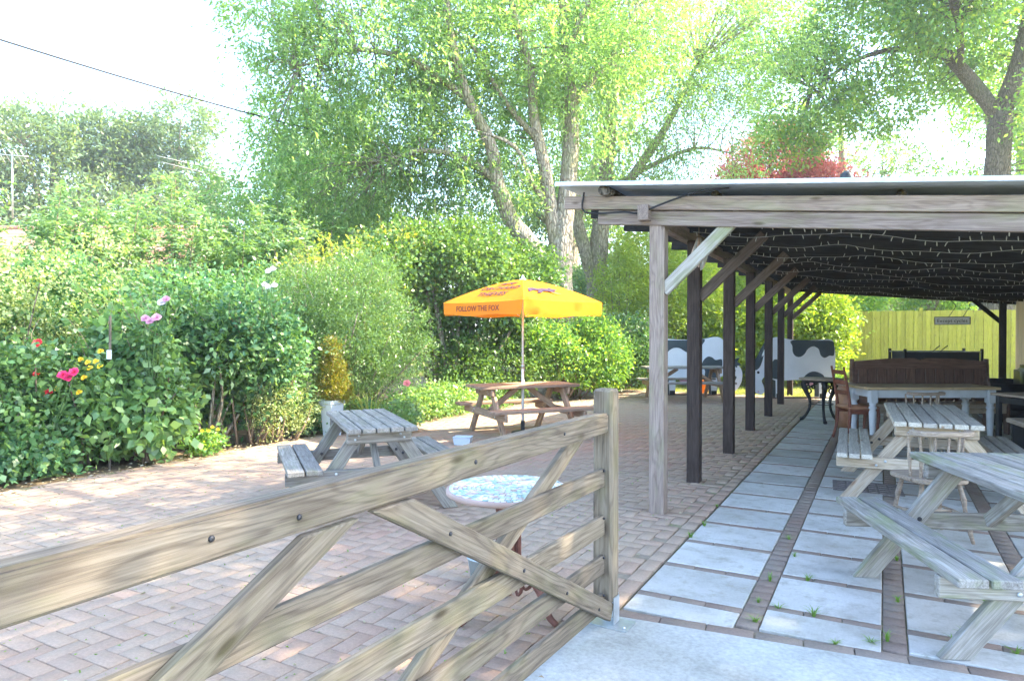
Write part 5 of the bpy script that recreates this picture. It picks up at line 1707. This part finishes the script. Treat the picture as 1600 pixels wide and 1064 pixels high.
shrub('ivy_tree', (-7.6, 11.6, 0), [(0.1, 0.2, 2.7, 0.95, 0.95, 0.8), (0.6, 0.6, 2.2, 0.8, 0.8, 0.7), (-0.6, -0.4, 3.1, 0.8, 0.8, 0.6), (-0.2, 0.8, 3.3, 0.8, 0.8, 0.55), (0.8, 1.4, 2.6, 0.8, 0.8, 0.7), (-0.9, -1.2, 2.6, 0.8, 0.8, 0.7), (-0.8, 0.2, 1.6, 0.8, 0.9, 0.7)], 1900, 24, 0.085, 0.06, 0.13, 'leaf_dark', 'dark ivy clad thicket left of the parasol', 'thicket', stems=16, bmat='bark', stem_r=0.04)
shrub('privet_bush', (-6.9, 12.5, 0), [(0.0, 0.0, 0.75, 0.7, 0.8, 0.6), (-0.5, -0.9, 0.8, 0.6, 0.6, 0.6), (-0.3, 0.6, 1.3, 0.7, 0.7, 0.5)], 750, 22, 0.075, 0.042, 0.11, 'leaf_dark', 'dark green bush directly behind the brown picnic table', stems=12)
shrub('privet_bush', (-6.3, 14.0, 0), [(0.0, 0.0, 0.85, 0.75, 0.8, 0.65), (0.5, 0.7, 0.9, 0.7, 0.7, 0.7), (-0.3, -0.7, 1.3, 0.7, 0.7, 0.5), (0.3, 0.6, 1.5, 0.6, 0.6, 0.4)], 1000, 22, 0.085, 0.046, 0.11, 'leaf_oak', 'fresh green bush at the foot of the large willow', stems=12)
shrub('privet_bush', (-5.95, 16.0, 0), [(0.0, 0.0, 0.8, 0.7, 0.8, 0.65), (0.4, 0.7, 0.9, 0.7, 0.7, 0.7), (-0.6, -0.2, 1.4, 0.7, 0.7, 0.5), (0.1, 0.9, 1.5, 0.6, 0.6, 0.4)], 1000, 22, 0.085, 0.05, 0.11, 'leaf_laurel', 'dense dark bush left of the shelter corner post', stems=14, bmat='bark')
shrub('bamboo_clump', (-6.4, 18.2, 0), [(0.0, 0.0, 2.6, 0.9, 0.9, 1.1), (0.9, 0.6, 2.2, 0.9, 0.9, 1.0), (0.4, 0.5, 3.6, 0.8, 0.8, 0.8), (0.2, 0.1, 1.2, 0.9, 0.9, 0.8), (1.6, 1.2, 3.0, 0.9, 0.9, 1.0)], 1500, 24, 0.10, 0.03, 0.14, 'leaf_lime', 'light green willowy shrub between second willow and shelter posts', stems=24, stem_r=0.018)
sunny = [(-4.6, 20.4, 1.15, 2.7, 'leaf_lime', 'sunlit lime green shrub behind the grazing cow board'), (-2.9, 21.2, 1.2, 3.1, 'leaf_lime', 'tall sunlit lime shrub behind the gap between the cow boards'), (-1.75, 21.6, 0.85, 2.7, 'leaf_lime', 'rounded sunlit shrub against the green fence end'), (-3.6, 23.6, 1.6, 4.4, 'leaf_lime', 'high bright shrub below the red leaved tree'), (-6.0, 22.4, 1.5, 4.2, 'leaf_lime', 'high bright shrub between the willow trunks and posts'), (-8.8, 22.8, 1.6, 4.2, 'leaf_ash', 'pale shrub seen between the two willow trunks'), (-1.4, 25.8, 1.4, 3.6, 'leaf_oak', 'green shrub rising behind the fence near the sunlit one')]
for x, y, r_, h, m_, lb in sunny:
    bl = [(0, 0, h * 0.35, r_, r_, h * 0.35), (0.3, -0.2, h * 0.7, r_ * 0.8, r_ * 0.8, h * 0.28)]
    for i in range(5):
        a = rng.uniform(0, 6.28)
        bl.append((r_ * 0.7 * math.cos(a), r_ * 0.7 * math.sin(a), h * rng.uniform(0.25, 0.8), r_ * 0.5, r_ * 0.5, r_ * 0.42))
    shrub('sunlit_shrub', (x, y, 0), bl, 850, 22, 0.12, 0.06, 0.15, m_, lb, group='sunlit shrubs at the end of the yard', stems=12)
# far trees behind the fence and filling the back
for x, y, h, r_, m_, lb in [(-1.0, 44, 7.0, 3.4, 'leaf_far', 'distant tree left of the cottage gable'), (9.0, 52, 7.5, 4.0, 'leaf_far', 'distant tree right of the cottage roof'), (4.5, 60, 8.5, 4.5, 'leaf_far', 'distant tree beyond the cottage roof'), (-12.5, 27, 8.5, 3.4, 'leaf_ash', 'leafy tree far behind the two willows'), (-17.5, 22.5, 7.4, 3.2, 'leaf_ash', 'leafy tree behind the ivy thicket'), (-9.0, 30, 9.0, 3.4, 'leaf_lime', 'sunlit tree between the willows and the plum'), (-21.5, 18.5, 6.4, 2.8, 'leaf_far', 'pale tree beyond the pale cables'), (-5.5, 34, 9.5, 3.8, 'leaf_lime', 'bright tree behind the dusty red tree'), (1.6, 33.0, 6.0, 2.6, 'leaf_oak', 'low tree just behind the board fence'), (6.5, 31.0, 9.0, 3.5, 'leaf_oak', 'tree behind the fence under the spreading oak'), (5.0, 36.0, 14.5, 4.6, 'leaf_oak', 'tall light green tree behind the spreading oak'), (-11.0, 25.0, 14.5, 4.6, 'leaf_ash', 'tall light green tree behind the second willow'), (-2.0, 38.0, 14.0, 4.6, 'leaf_ash', 'tall light green tree beyond the dusty red tree'), (-17.0, 17.5, 9.6, 3.6, 'leaf_ash', 'light green tree behind the large willow crown'), (-23.0, 24.0, 9.0, 3.4, 'leaf_ash', 'light green tree between the terracotta roof and the large willow')]:
    round_tree('background_tree', (x, y, 0), h, r_, m_, lb, 800, 20, 0.20, 'leafy trees in the background', 7, squash=1.1)

# ---- the near border on the left
def lobed_leaf():
    pts = [(0.0, 0.0), (0.02, -0.018), (0.045, -0.042), (0.055, -0.025), (0.085, -0.038), (0.082, -0.016), (0.115, 0.0), (0.082, 0.016), (0.085, 0.038), (0.055, 0.025), (0.045, 0.042), (0.02, 0.018)]
    me = bpy.data.meshes.new('leaf')
    V = [(x, y, -0.25 * abs(y) - 0.9 * x * x) for x, y in pts] + [(0.05, 0, -0.002)]
    me.from_pydata(V, [], [(i, (i + 1) % 12, 12) for i in range(12)])
    me.materials.append(M['leaf_mallow'])
    return me
def per_object_leaf():
    m, t, o = new_mat('lobed_leaf_single')
    oi = N(t, 'ShaderNodeObjectInfo')
    c = ramp(t, oi.outputs['Random'], [(0, (0.10, 0.20, 0.08)), (0.5, (0.15, 0.27, 0.10)), (1, (0.22, 0.34, 0.11))])
    d = N(t, 'ShaderNodeBsdfDiffuse')
    t.links.new(c, d.inputs[0])
    tr = N(t, 'ShaderNodeBsdfTranslucent')
    t.links.new(mixc(t, 1.0, c, (1.8, 1.7, 0.7), 'MULTIPLY'), tr.inputs[0])
    mx = N(t, 'ShaderNodeMixShader')
    mx.inputs[0].default_value = 0.4
    t.links.new(d.outputs[0], mx.inputs[1])
    t.links.new(tr.outputs[0], mx.inputs[2])
    t.links.new(mx.outputs[0], o.inputs[0])
    return m
M['leaf_single'] = per_object_leaf()
ml = shrub('mallow_shrub', (-7.95, 5.05, 0), [(0.0, 0.0, 0.95, 0.55, 0.6, 0.55), (0.25, -0.1, 0.5, 0.55, 0.6, 0.45), (-0.1, 0.1, 1.4, 0.45, 0.5, 0.35), (0.1, -0.35, 0.7, 0.45, 0.5, 0.5)], 420, 16, 0.12, 0.085, 0.10, 'leaf_mallow', 'tall shrub with large lobed leaves at the edge of the border', stems=12, droop=0.5)
lm = lobed_leaf()
lm.materials.clear()
lm.materials.append(M['leaf_single'])
C_, U_ = blob_points([(0.0, 0.0, 0.95, 0.62, 0.66, 0.6), (0.25, -0.1, 0.5, 0.6, 0.66, 0.5), (-0.1, 0.1, 1.4, 0.5, 0.55, 0.4)], 1400, 1.0)
want = np.array([0.75, -0.6, 0.25])
idx = [i for i in range(len(C_)) if U_[i] @ want > 0.15 and C_[i][2] > 0.1][:300]
for i in idx:
    o = link('leaf', lm, ml)
    n = Vector(U_[i] + np.array([0.1, -0.1, 0.7]) + rng.normal(0, 0.35, 3)).normalized()
    d = Vector(rng.normal(0, 1, 3) + np.array([0.4, -0.3, -0.6]))
    d = (d - n * d.dot(n)).normalized()
    s = n.cross(d)
    sc = rng.uniform(0.8, 1.35)
    mm = Matrix(((d.x, s.x, n.x, 0), (d.y, s.y, n.y, 0), (d.z, s.z, n.z, 0), (0, 0, 0, 1))) @ Matrix.Scale(sc, 4)
    mm.translation = Vector(C_[i])
    o.matrix_local = mm

def flower(parent, p, r, mat, petals=22):
    """a double flower: rings of cupped petals"""
    V, F, k = [], [], 0
    face = Vector((0.6, -0.6, 0.55)).normalized()
    d, s, n = frame(face, (0, 0, 1))
    for i in range(petals):
        u = i / petals
        a = i * 2.4
        tilt = 0.25 + 1.1 * u
        l = r * (0.45 + 0.6 * u)
        ra = s * math.cos(a) + n * math.sin(a)
        ta = -s * math.sin(a) + n * math.cos(a)
        dr = (ra * math.sin(tilt) + d * math.cos(tilt))
        b = Vector(p) + ra * r * 0.08
        w = l * 0.55
        for q in (b, b + dr * l * 0.6 + ta * w, b + dr * l + d * (-0.12 * l), b + dr * l * 0.6 - ta * w):
            V.append(tuple(q))
        F.append((k, k + 1, k + 2, k + 3))
        k += 4
    return link('flower', mesh_np('flower', V, F, M[mat]), parent)

def offs(pts, o):
    return [tuple(np.array(p) - np.array(o)) for p in pts]
rb = shrub('rose_bush', (-8.15, 3.9, 0), [(0.0, 0.0, 0.6, 0.45, 0.55, 0.5), (0.1, -0.1, 1.05, 0.32, 0.4, 0.3), (0.3, -0.1, 0.35, 0.4, 0.5, 0.3), (-0.2, 0.35, 0.9, 0.4, 0.4, 0.4)], 420, 14, 0.085, 0.055, 0.10, 'leaf_laurel', 'rose bush with crimson and cerise blooms at the left end of the border', 'rose bush', stems=12)
for p, r_, m_ in [((-8.0, 4.0, 1.38), 0.055, 'red'), ((-8.0, 3.99, 1.05), 0.04, 'red'), ((-7.78, 3.99, 0.85), 0.055, 'red'), ((-7.95, 3.81, 0.63), 0.045, 'rose'), ((-7.52, 4.06, 1.03), 0.062, 'cerise'), ((-7.46, 4.08, 1.08), 0.055, 'cerise'), ((-7.56, 4.02, 1.05), 0.052, 'cerise')]:
    flower(rb, offs([p], (-8.15, 3.9, 0))[0], r_, m_, 26)
    tb = Tubes()
    q = np.array(p) - np.array((-8.15, 3.9, 0))
    tb.tube([q * np.array([0.5, 0.5, 0.3]), q * np.array([0.85, 0.85, 0.7]), q], [0.007, 0.006, 0.005], 5)
    tb.build('stem', 'leaf_laurel', rb)
yl = shrub('yellow_flowering_plant', (-7.85, 4.35, 0), [(0.0, 0.0, 0.55, 0.35, 0.3, 0.4), (0.1, 0.0, 0.95, 0.25, 0.25, 0.2)], 160, 12, 0.07, 0.03, 0.09, 'leaf_dark', 'plant with small yellow star flowers between the roses and the lobed shrub', 'plant', stems=9)
for p in [(-7.66, 4.26, 1.2), (-7.60, 4.3, 1.17), (-7.52, 4.34, 1.18), (-7.58, 4.31, 1.11), (-7.43, 4.33, 1.13), (-7.55, 4.23, 1.01), (-7.50, 4.15, 0.86), (-7.70, 4.04, 0.9), (-7.50, 4.38, 1.29)]:
    flower(yl, offs([p], (-7.85, 4.35, 0))[0], 0.038, 'yellowpetal', 9)
pr_ = shrub('pink_rose', (-7.55, 4.95, 0), [(0.1, -0.05, 1.35, 0.22, 0.22, 0.22), (0.1, 0.1, 0.9, 0.25, 0.25, 0.3)], 90, 12, 0.085, 0.06, 0.08, 'leaf_laurel', 'tall rose with pale pink clusters above the lobed shrub', 'rose bush', stems=5)
for p, r_, m_ in [((-7.15, 4.72, 1.62), 0.048, 'rose'), ((-7.09, 4.76, 1.66), 0.055, 'rose'), ((-7.20, 4.70, 1.65), 0.05, 'rose'), ((-7.12, 4.84, 1.83), 0.05, 'whitepetal'), ((-7.08, 4.87, 1.87), 0.045, 'rose')]:
    flower(pr_, offs([p], (-7.55, 4.95, 0))[0], r_, m_)
    q = np.array(p) - np.array((-7.55, 4.95, 0))
    tb = Tubes()
    tb.tube([(0.1, 0.0, 0.6), (q[0] * 0.6, q[1] * 0.6, 1.1), q], [0.008, 0.006, 0.004], 5)
    tb.build('stem', 'leaf_laurel', pr_)
wr = shrub('white_rose', (-7.5, 6.45, 0), [(0.1, -0.1, 1.7, 0.45, 0.45, 0.4), (0.2, 0.1, 1.2, 0.45, 0.45, 0.4), (0.0, 0.3, 0.7, 0.4, 0.4, 0.4)], 420, 16, 0.08, 0.05, 0.10, 'leaf_hedge', 'climbing rose with white clusters in front of the hedge', 'rose bush', stems=12)
for p in [(-6.86, 6.12, 2.27), (-6.84, 6.10, 2.07), (-6.77, 6.14, 2.09), (-6.90, 6.10, 2.10), (-6.82, 6.16, 2.30)]:
    flower(wr, offs([p], (-7.5, 6.45, 0))[0], 0.042, 'whitepetal')
    q = np.array(p) - np.array((-7.5, 6.45, 0))
    tb = Tubes()
    tb.tube([(0.15, -0.1, 1.2), (q[0] * 0.8, q[1] * 0.8, 1.7), q], [0.008, 0.006, 0.004], 5)
    tb.build('stem', 'leaf_laurel', wr)
shrub('laurel_bush', (-7.75, 6.05, 0), [(0.1, 0.0, 1.25, 0.5, 0.55, 0.4), (0.2, 0.4, 1.05, 0.4, 0.4, 0.4), (-0.2, -0.3, 1.5, 0.45, 0.45, 0.35), (-0.2, 0.2, 0.6, 0.35, 0.4, 0.4)], 520, 15, 0.11, 0.05, 0.10, 'leaf_laurel', 'glossy laurel like bush with a bare leaning stem', stems=9, bmat='bark', stem_r=0.022)
shrub('grey_leaved_bush', (-7.35, 6.75, 0), [(0.0, 0.0, 0.42, 0.36, 0.42, 0.40), (0.1, -0.2, 0.62, 0.26, 0.28, 0.24), (0.0, 0.35, 0.45, 0.3, 0.3, 0.3)], 520, 18, 0.035, 0.014, 0.06, 'leaf_silver', 'low bush of tiny grey green leaves near the grey picnic table', stems=12)
shrub('ground_cover', (-7.85, 3.35, 0), [(0.0, 0.0, 0.22, 0.40, 0.7, 0.22), (0.15, 0.45, 0.18, 0.35, 0.4, 0.2), (-0.3, -0.5, 0.35, 0.5, 0.6, 0.35)], 420, 14, 0.075, 0.055, 0.09, 'leaf_hedge', 'spreading low foliage below the roses at the paving edge', 'plant', stems=0)
shrub('ground_cover', (-7.45, 7.55, 0), [(0.0, 0.0, 0.22, 0.35, 0.45, 0.26), (0.2, 0.5, 0.25, 0.35, 0.4, 0.28), (-0.2, -0.4, 0.35, 0.35, 0.4, 0.3)], 420, 14, 0.07, 0.045, 0.08, 'leaf_hedge', 'leafy low plants around the pale blue pot', 'plant', stems=0)
shrub('ground_cover', (-6.95, 9.6, 0), [(0.0, 0.0, 0.28, 0.4, 0.5, 0.3), (0.0, 0.8, 0.28, 0.4, 0.5, 0.3), (0.0, -0.7, 0.22, 0.35, 0.4, 0.26)], 480, 14, 0.065, 0.04, 0.08, 'leaf_mallow', 'leafy border plants with one salmon bloom left of the brown picnic table', 'plant', stems=0)
shrub('ground_cover', (-6.9, 11.6, 0), [(0.0, 0.0, 0.25, 0.4, 0.6, 0.26), (-0.2, 0.9, 0.3, 0.4, 0.5, 0.3)], 300, 14, 0.075, 0.04, 0.08, 'leaf_mallow', 'low green plants under the ivy thicket', 'plant', stems=0)
shrub('marigold_plant', (-7.30, 5.55, 0), [(0.0, 0.0, 0.15, 0.16, 0.18, 0.13)], 70, 12, 0.06, 0.03, 0.05, 'leaf_oak', 'little fresh green plant with yellow flowers at the paving edge', 'plant', stems=0)
mg = bpy.data.objects['marigold_plant']
for p in [(0.10, -0.05, 0.30), (0.14, 0.05, 0.31), (0.08, 0.02, 0.34), (0.02, -0.08, 0.30)]:
    flower(mg, p, 0.024, 'yellowpetal', 14)
    tb = Tubes()
    tb.tube([(p[0] * 0.5, p[1] * 0.5, 0.05), p], [0.004, 0.003], 5, smooth=False)
    tb.build('stem', 'leaf_lime', mg)
sb_ = shrub('salmon_rose', (-6.35, 8.2, 0), [(0.0, 0.0, 0.25, 0.2, 0.25, 0.22)], 80, 12, 0.06, 0.04, 0.06, 'leaf_mallow', 'small rose with a single salmon pink bloom beside the grass clump', 'rose bush', stems=3)
flower(sb_, (0.30, -0.28, 0.76), 0.06, 'salmon', 26)
tb = Tubes()
tb.tube([(0.05, 0, 0.1), (0.2, -0.15, 0.45), (0.30, -0.28, 0.74)], [0.007, 0.005, 0.004], 5)
tb.build('stem', 'leaf_mallow', sb_)

def grass_clump(name, loc, n, h, spread, mat, label, cat, group=None, w=0.010):
    t = thing(name, loc, 0, label, cat, group)
    V, F, k = [], [], 0
    for i in range(n):
        a = rng.uniform(0, 6.28)
        r0 = rng.uniform(0, 0.25) * spread
        l = h * rng.uniform(0.6, 1.1)
        out_ = spread * rng.uniform(0.4, 1.2)
        b = np.array([r0 * math.cos(a), r0 * math.sin(a), 0.0])
        d = np.array([math.cos(a), math.sin(a), 0])
        s_ = np.array([-math.sin(a), math.cos(a), 0])
        seg = 5
        for q in range(seg + 1):
            u = q / seg
            c = b + d * out_ * u ** 1.6 + np.array([0, 0, l * (u - 0.42 * u ** 2.6)])
            ww = w * (1 - u * 0.85)
            V += [c + s_ * ww, c - s_ * ww]
        for q in range(seg):
            F.append((k + 2 * q, k + 2 * q + 1, k + 2 * q + 3, k + 2 * q + 2))
        k += 2 * (seg + 1)
    link('blades', mesh_np('blades', V, F, M[mat]), t)['kind'] = 'stuff'
    return t
grass_clump('grass_clump', (-6.75, 7.95, 0), 60, 1.05, 0.55, 'grass', 'arching strap leaved grass clump behind the grey picnic table', 'grass clump', w=0.012)
grass_clump('grass_clump', (-5.7, 14.6, 0), 50, 0.75, 0.5, 'grass', 'arching grass clump at the foot of the dark bush by the paving', 'grass clump', w=0.014)
grass_clump('grass_clump', (-1.15, 20.6, 0), 50, 0.8, 0.35, 'weed', 'upright iris like clump beside the second cow board', 'grass clump', w=0.02)
WEED = [(-0.61, 3.98), (-0.50, 3.95), (-0.60, 4.35), (0.02, 3.78), (0.07, 4.35), (0.55, 3.92), (-0.05, 3.72), (-0.32, 3.92), (0.30, 3.92), (-0.52, 4.9), (-0.60, 5.3), (-1.22, 5.35), (-1.26, 6.0), (0.08, 5.15), (0.50, 4.6), (-0.4, 4.47), (-0.2, 3.62), (0.36, 4.02), (-0.58, 3.70), (-1.24, 5.0)]
for x, y in WEED:
    grass_clump('weed_tuft', (x, y, -0.004), int(rng.integers(14, 26)), rng.uniform(0.035, 0.085), rng.uniform(0.03, 0.055), 'weed', 'small green weed tuft growing in a joint of the slab path', 'weed', 'weeds in the slab path', w=0.003)

# moss along the brick joints: low green specks
n = 2600
P = np.stack([rng.uniform(-7.2, -1.4, n), rng.uniform(0.5, 9, n), np.full(n, -0.003)], 1)
P[:, 0] = np.round(P[:, 0] / UN) * UN - 1.375 + 13 * UN + 0.0295
keep = rng.random(n) < np.clip(1.2 - P[:, 1] / 9, 0.1, 1)
P = P[keep & (P[:, 0] > -7.3) & (P[:, 0] < -1.36)]
V, F = leaf_quads(P, unit(len(P)) * np.array([1, 1, 0.3]) + np.array([0, 0, 0.4]), 0.02, 0.008)
tag(link('joint_moss', mesh_np('joint_moss', V, F, M['weed'])), 'flecks of green moss growing in the brick joints', 'moss', kind='stuff')
# fallen leaves on paving and bed
n = 900
P = np.stack([rng.uniform(-7.9, -1.3, n), rng.uniform(1.0, 16, n), np.full(n, 0.004)], 1)
P2 = np.stack([rng.uniform(-7.6, -7.1, 1500), rng.uniform(2.0, 16, 1500), np.full(1500, 0.006)], 1)
P = np.vstack([P[:420], P2])
V, F = leaf_quads(P, rng.normal(0, 1, (len(P), 3)) * np.array([1, 1, 0.08]), 0.035, 0.016, 0.3)
V[:, 2] = np.clip(V[:, 2], 0.001, 0.02)
tag(link('leaf_litter', mesh_np('leaf_litter', V, F, M['debris'])), 'dry fallen leaves and bits scattered along the paving edge', 'leaf litter', kind='stuff')
# lawn blades beyond the paving
n = 26000
P = np.stack([rng.uniform(-9, 3, n), rng.uniform(17.3, 24.4, n), np.full(n, -0.05)], 1)
V, F = leaf_quads(P, unit(n) * 0.5 + np.array([0, 0, 1.0]), 0.07, 0.010, 0.1)
tag(link('grass', mesh_np('grass', V, F, M['grass'])), 'sunlit short grass beyond the end of the paving', 'grass', kind='stuff')

# golden conifer in its pot
gc = thing('golden_conifer', (-7.02, 7.42, 0), 0, 'small golden conifer with bronze tips standing in a pale blue pot', 'conifer')
me, C_ = crown_mesh('foliage', [(0, 0, 0.72, 0.20, 0.20, 0.24), (0.02, 0, 0.98, 0.16, 0.16, 0.22), (0, 0, 1.22, 0.10, 0.10, 0.20), (0.12, 0.06, 0.62, 0.14, 0.14, 0.12)], 520, 18, 0.045, 0.012, 0.035, 'leaf_gold', -0.6, 0.7)
link('foliage', me, gc)
tb = Tubes()
tb.tube([(0, 0, 0.2), (0, 0, 0.7), (0, 0, 1.2)], [0.02, 0.015, 0.006], 6)
tb.build('trunk', 'dark_bark', gc)
pt = thing('plant_pot', (-7.02, 7.42, 0), 0, 'square pale blue glazed pot holding the golden conifer', 'pot')
tb = Tubes()
tb.tube([(0, 0, 0.0), (0, 0, 0.01), (0, 0, 0.46), (0, 0, 0.47), (0, 0, 0.52), (0, 0, 0.52)], [0.02, 0.125, 0.165, 0.185, 0.19, 0.15], 4, smooth=False)
o = tb.build('body', 'pot', pt, smooth=False)
o.rotation_euler = (0, 0, R(20))

# wooden stake in the border and bare sticks by the feathery bush
sk = thing('garden_stake', (-7.60, 4.53, 0), 0, 'pale wooden stake with a small plant tag in the border', 'stake')
board(sk, 'shaft', (0, 0, -0.05), (0, 0.02, 1.68), 0.026, 0.022, 'gate', up=(0, 1, 0))
board(sk, 'plant_tag', (0.025, -0.01, 1.20), (0.025, -0.01, 1.30), 0.05, 0.003, 'white', up=(0.7, -0.7, 0), bev=0)

# ================================================================== HAZE
def haze():
    bm = bmesh.new()
    bmesh.ops.create_cube(bm, size=1.0)
    for v in bm.verts:
        v.co = Vector((v.co.x * 1210, v.co.y * 1210, (v.co.z + 0.5) * 19.0 - 1.1))
    me = bpy.data.meshes.new('haze')
    bm.to_mesh(me)
    bm.free()
    m, t, o = new_mat('thin_summer_haze')
    pv = N(t, 'ShaderNodeVolumePrincipled')
    pv.inputs['Color'].default_value = (0.93, 0.97, 1.0, 1)
    pv.inputs['Density'].default_value = 0.0016
    pv.inputs['Anisotropy'].default_value = 0.3
    t.links.new(pv.outputs[0], o.inputs['Volume'])
    me.materials.append(m)
    tag(link('haze', me), 'thin bright summer haze filling the air of the yard', 'haze', kind='stuff')
haze()
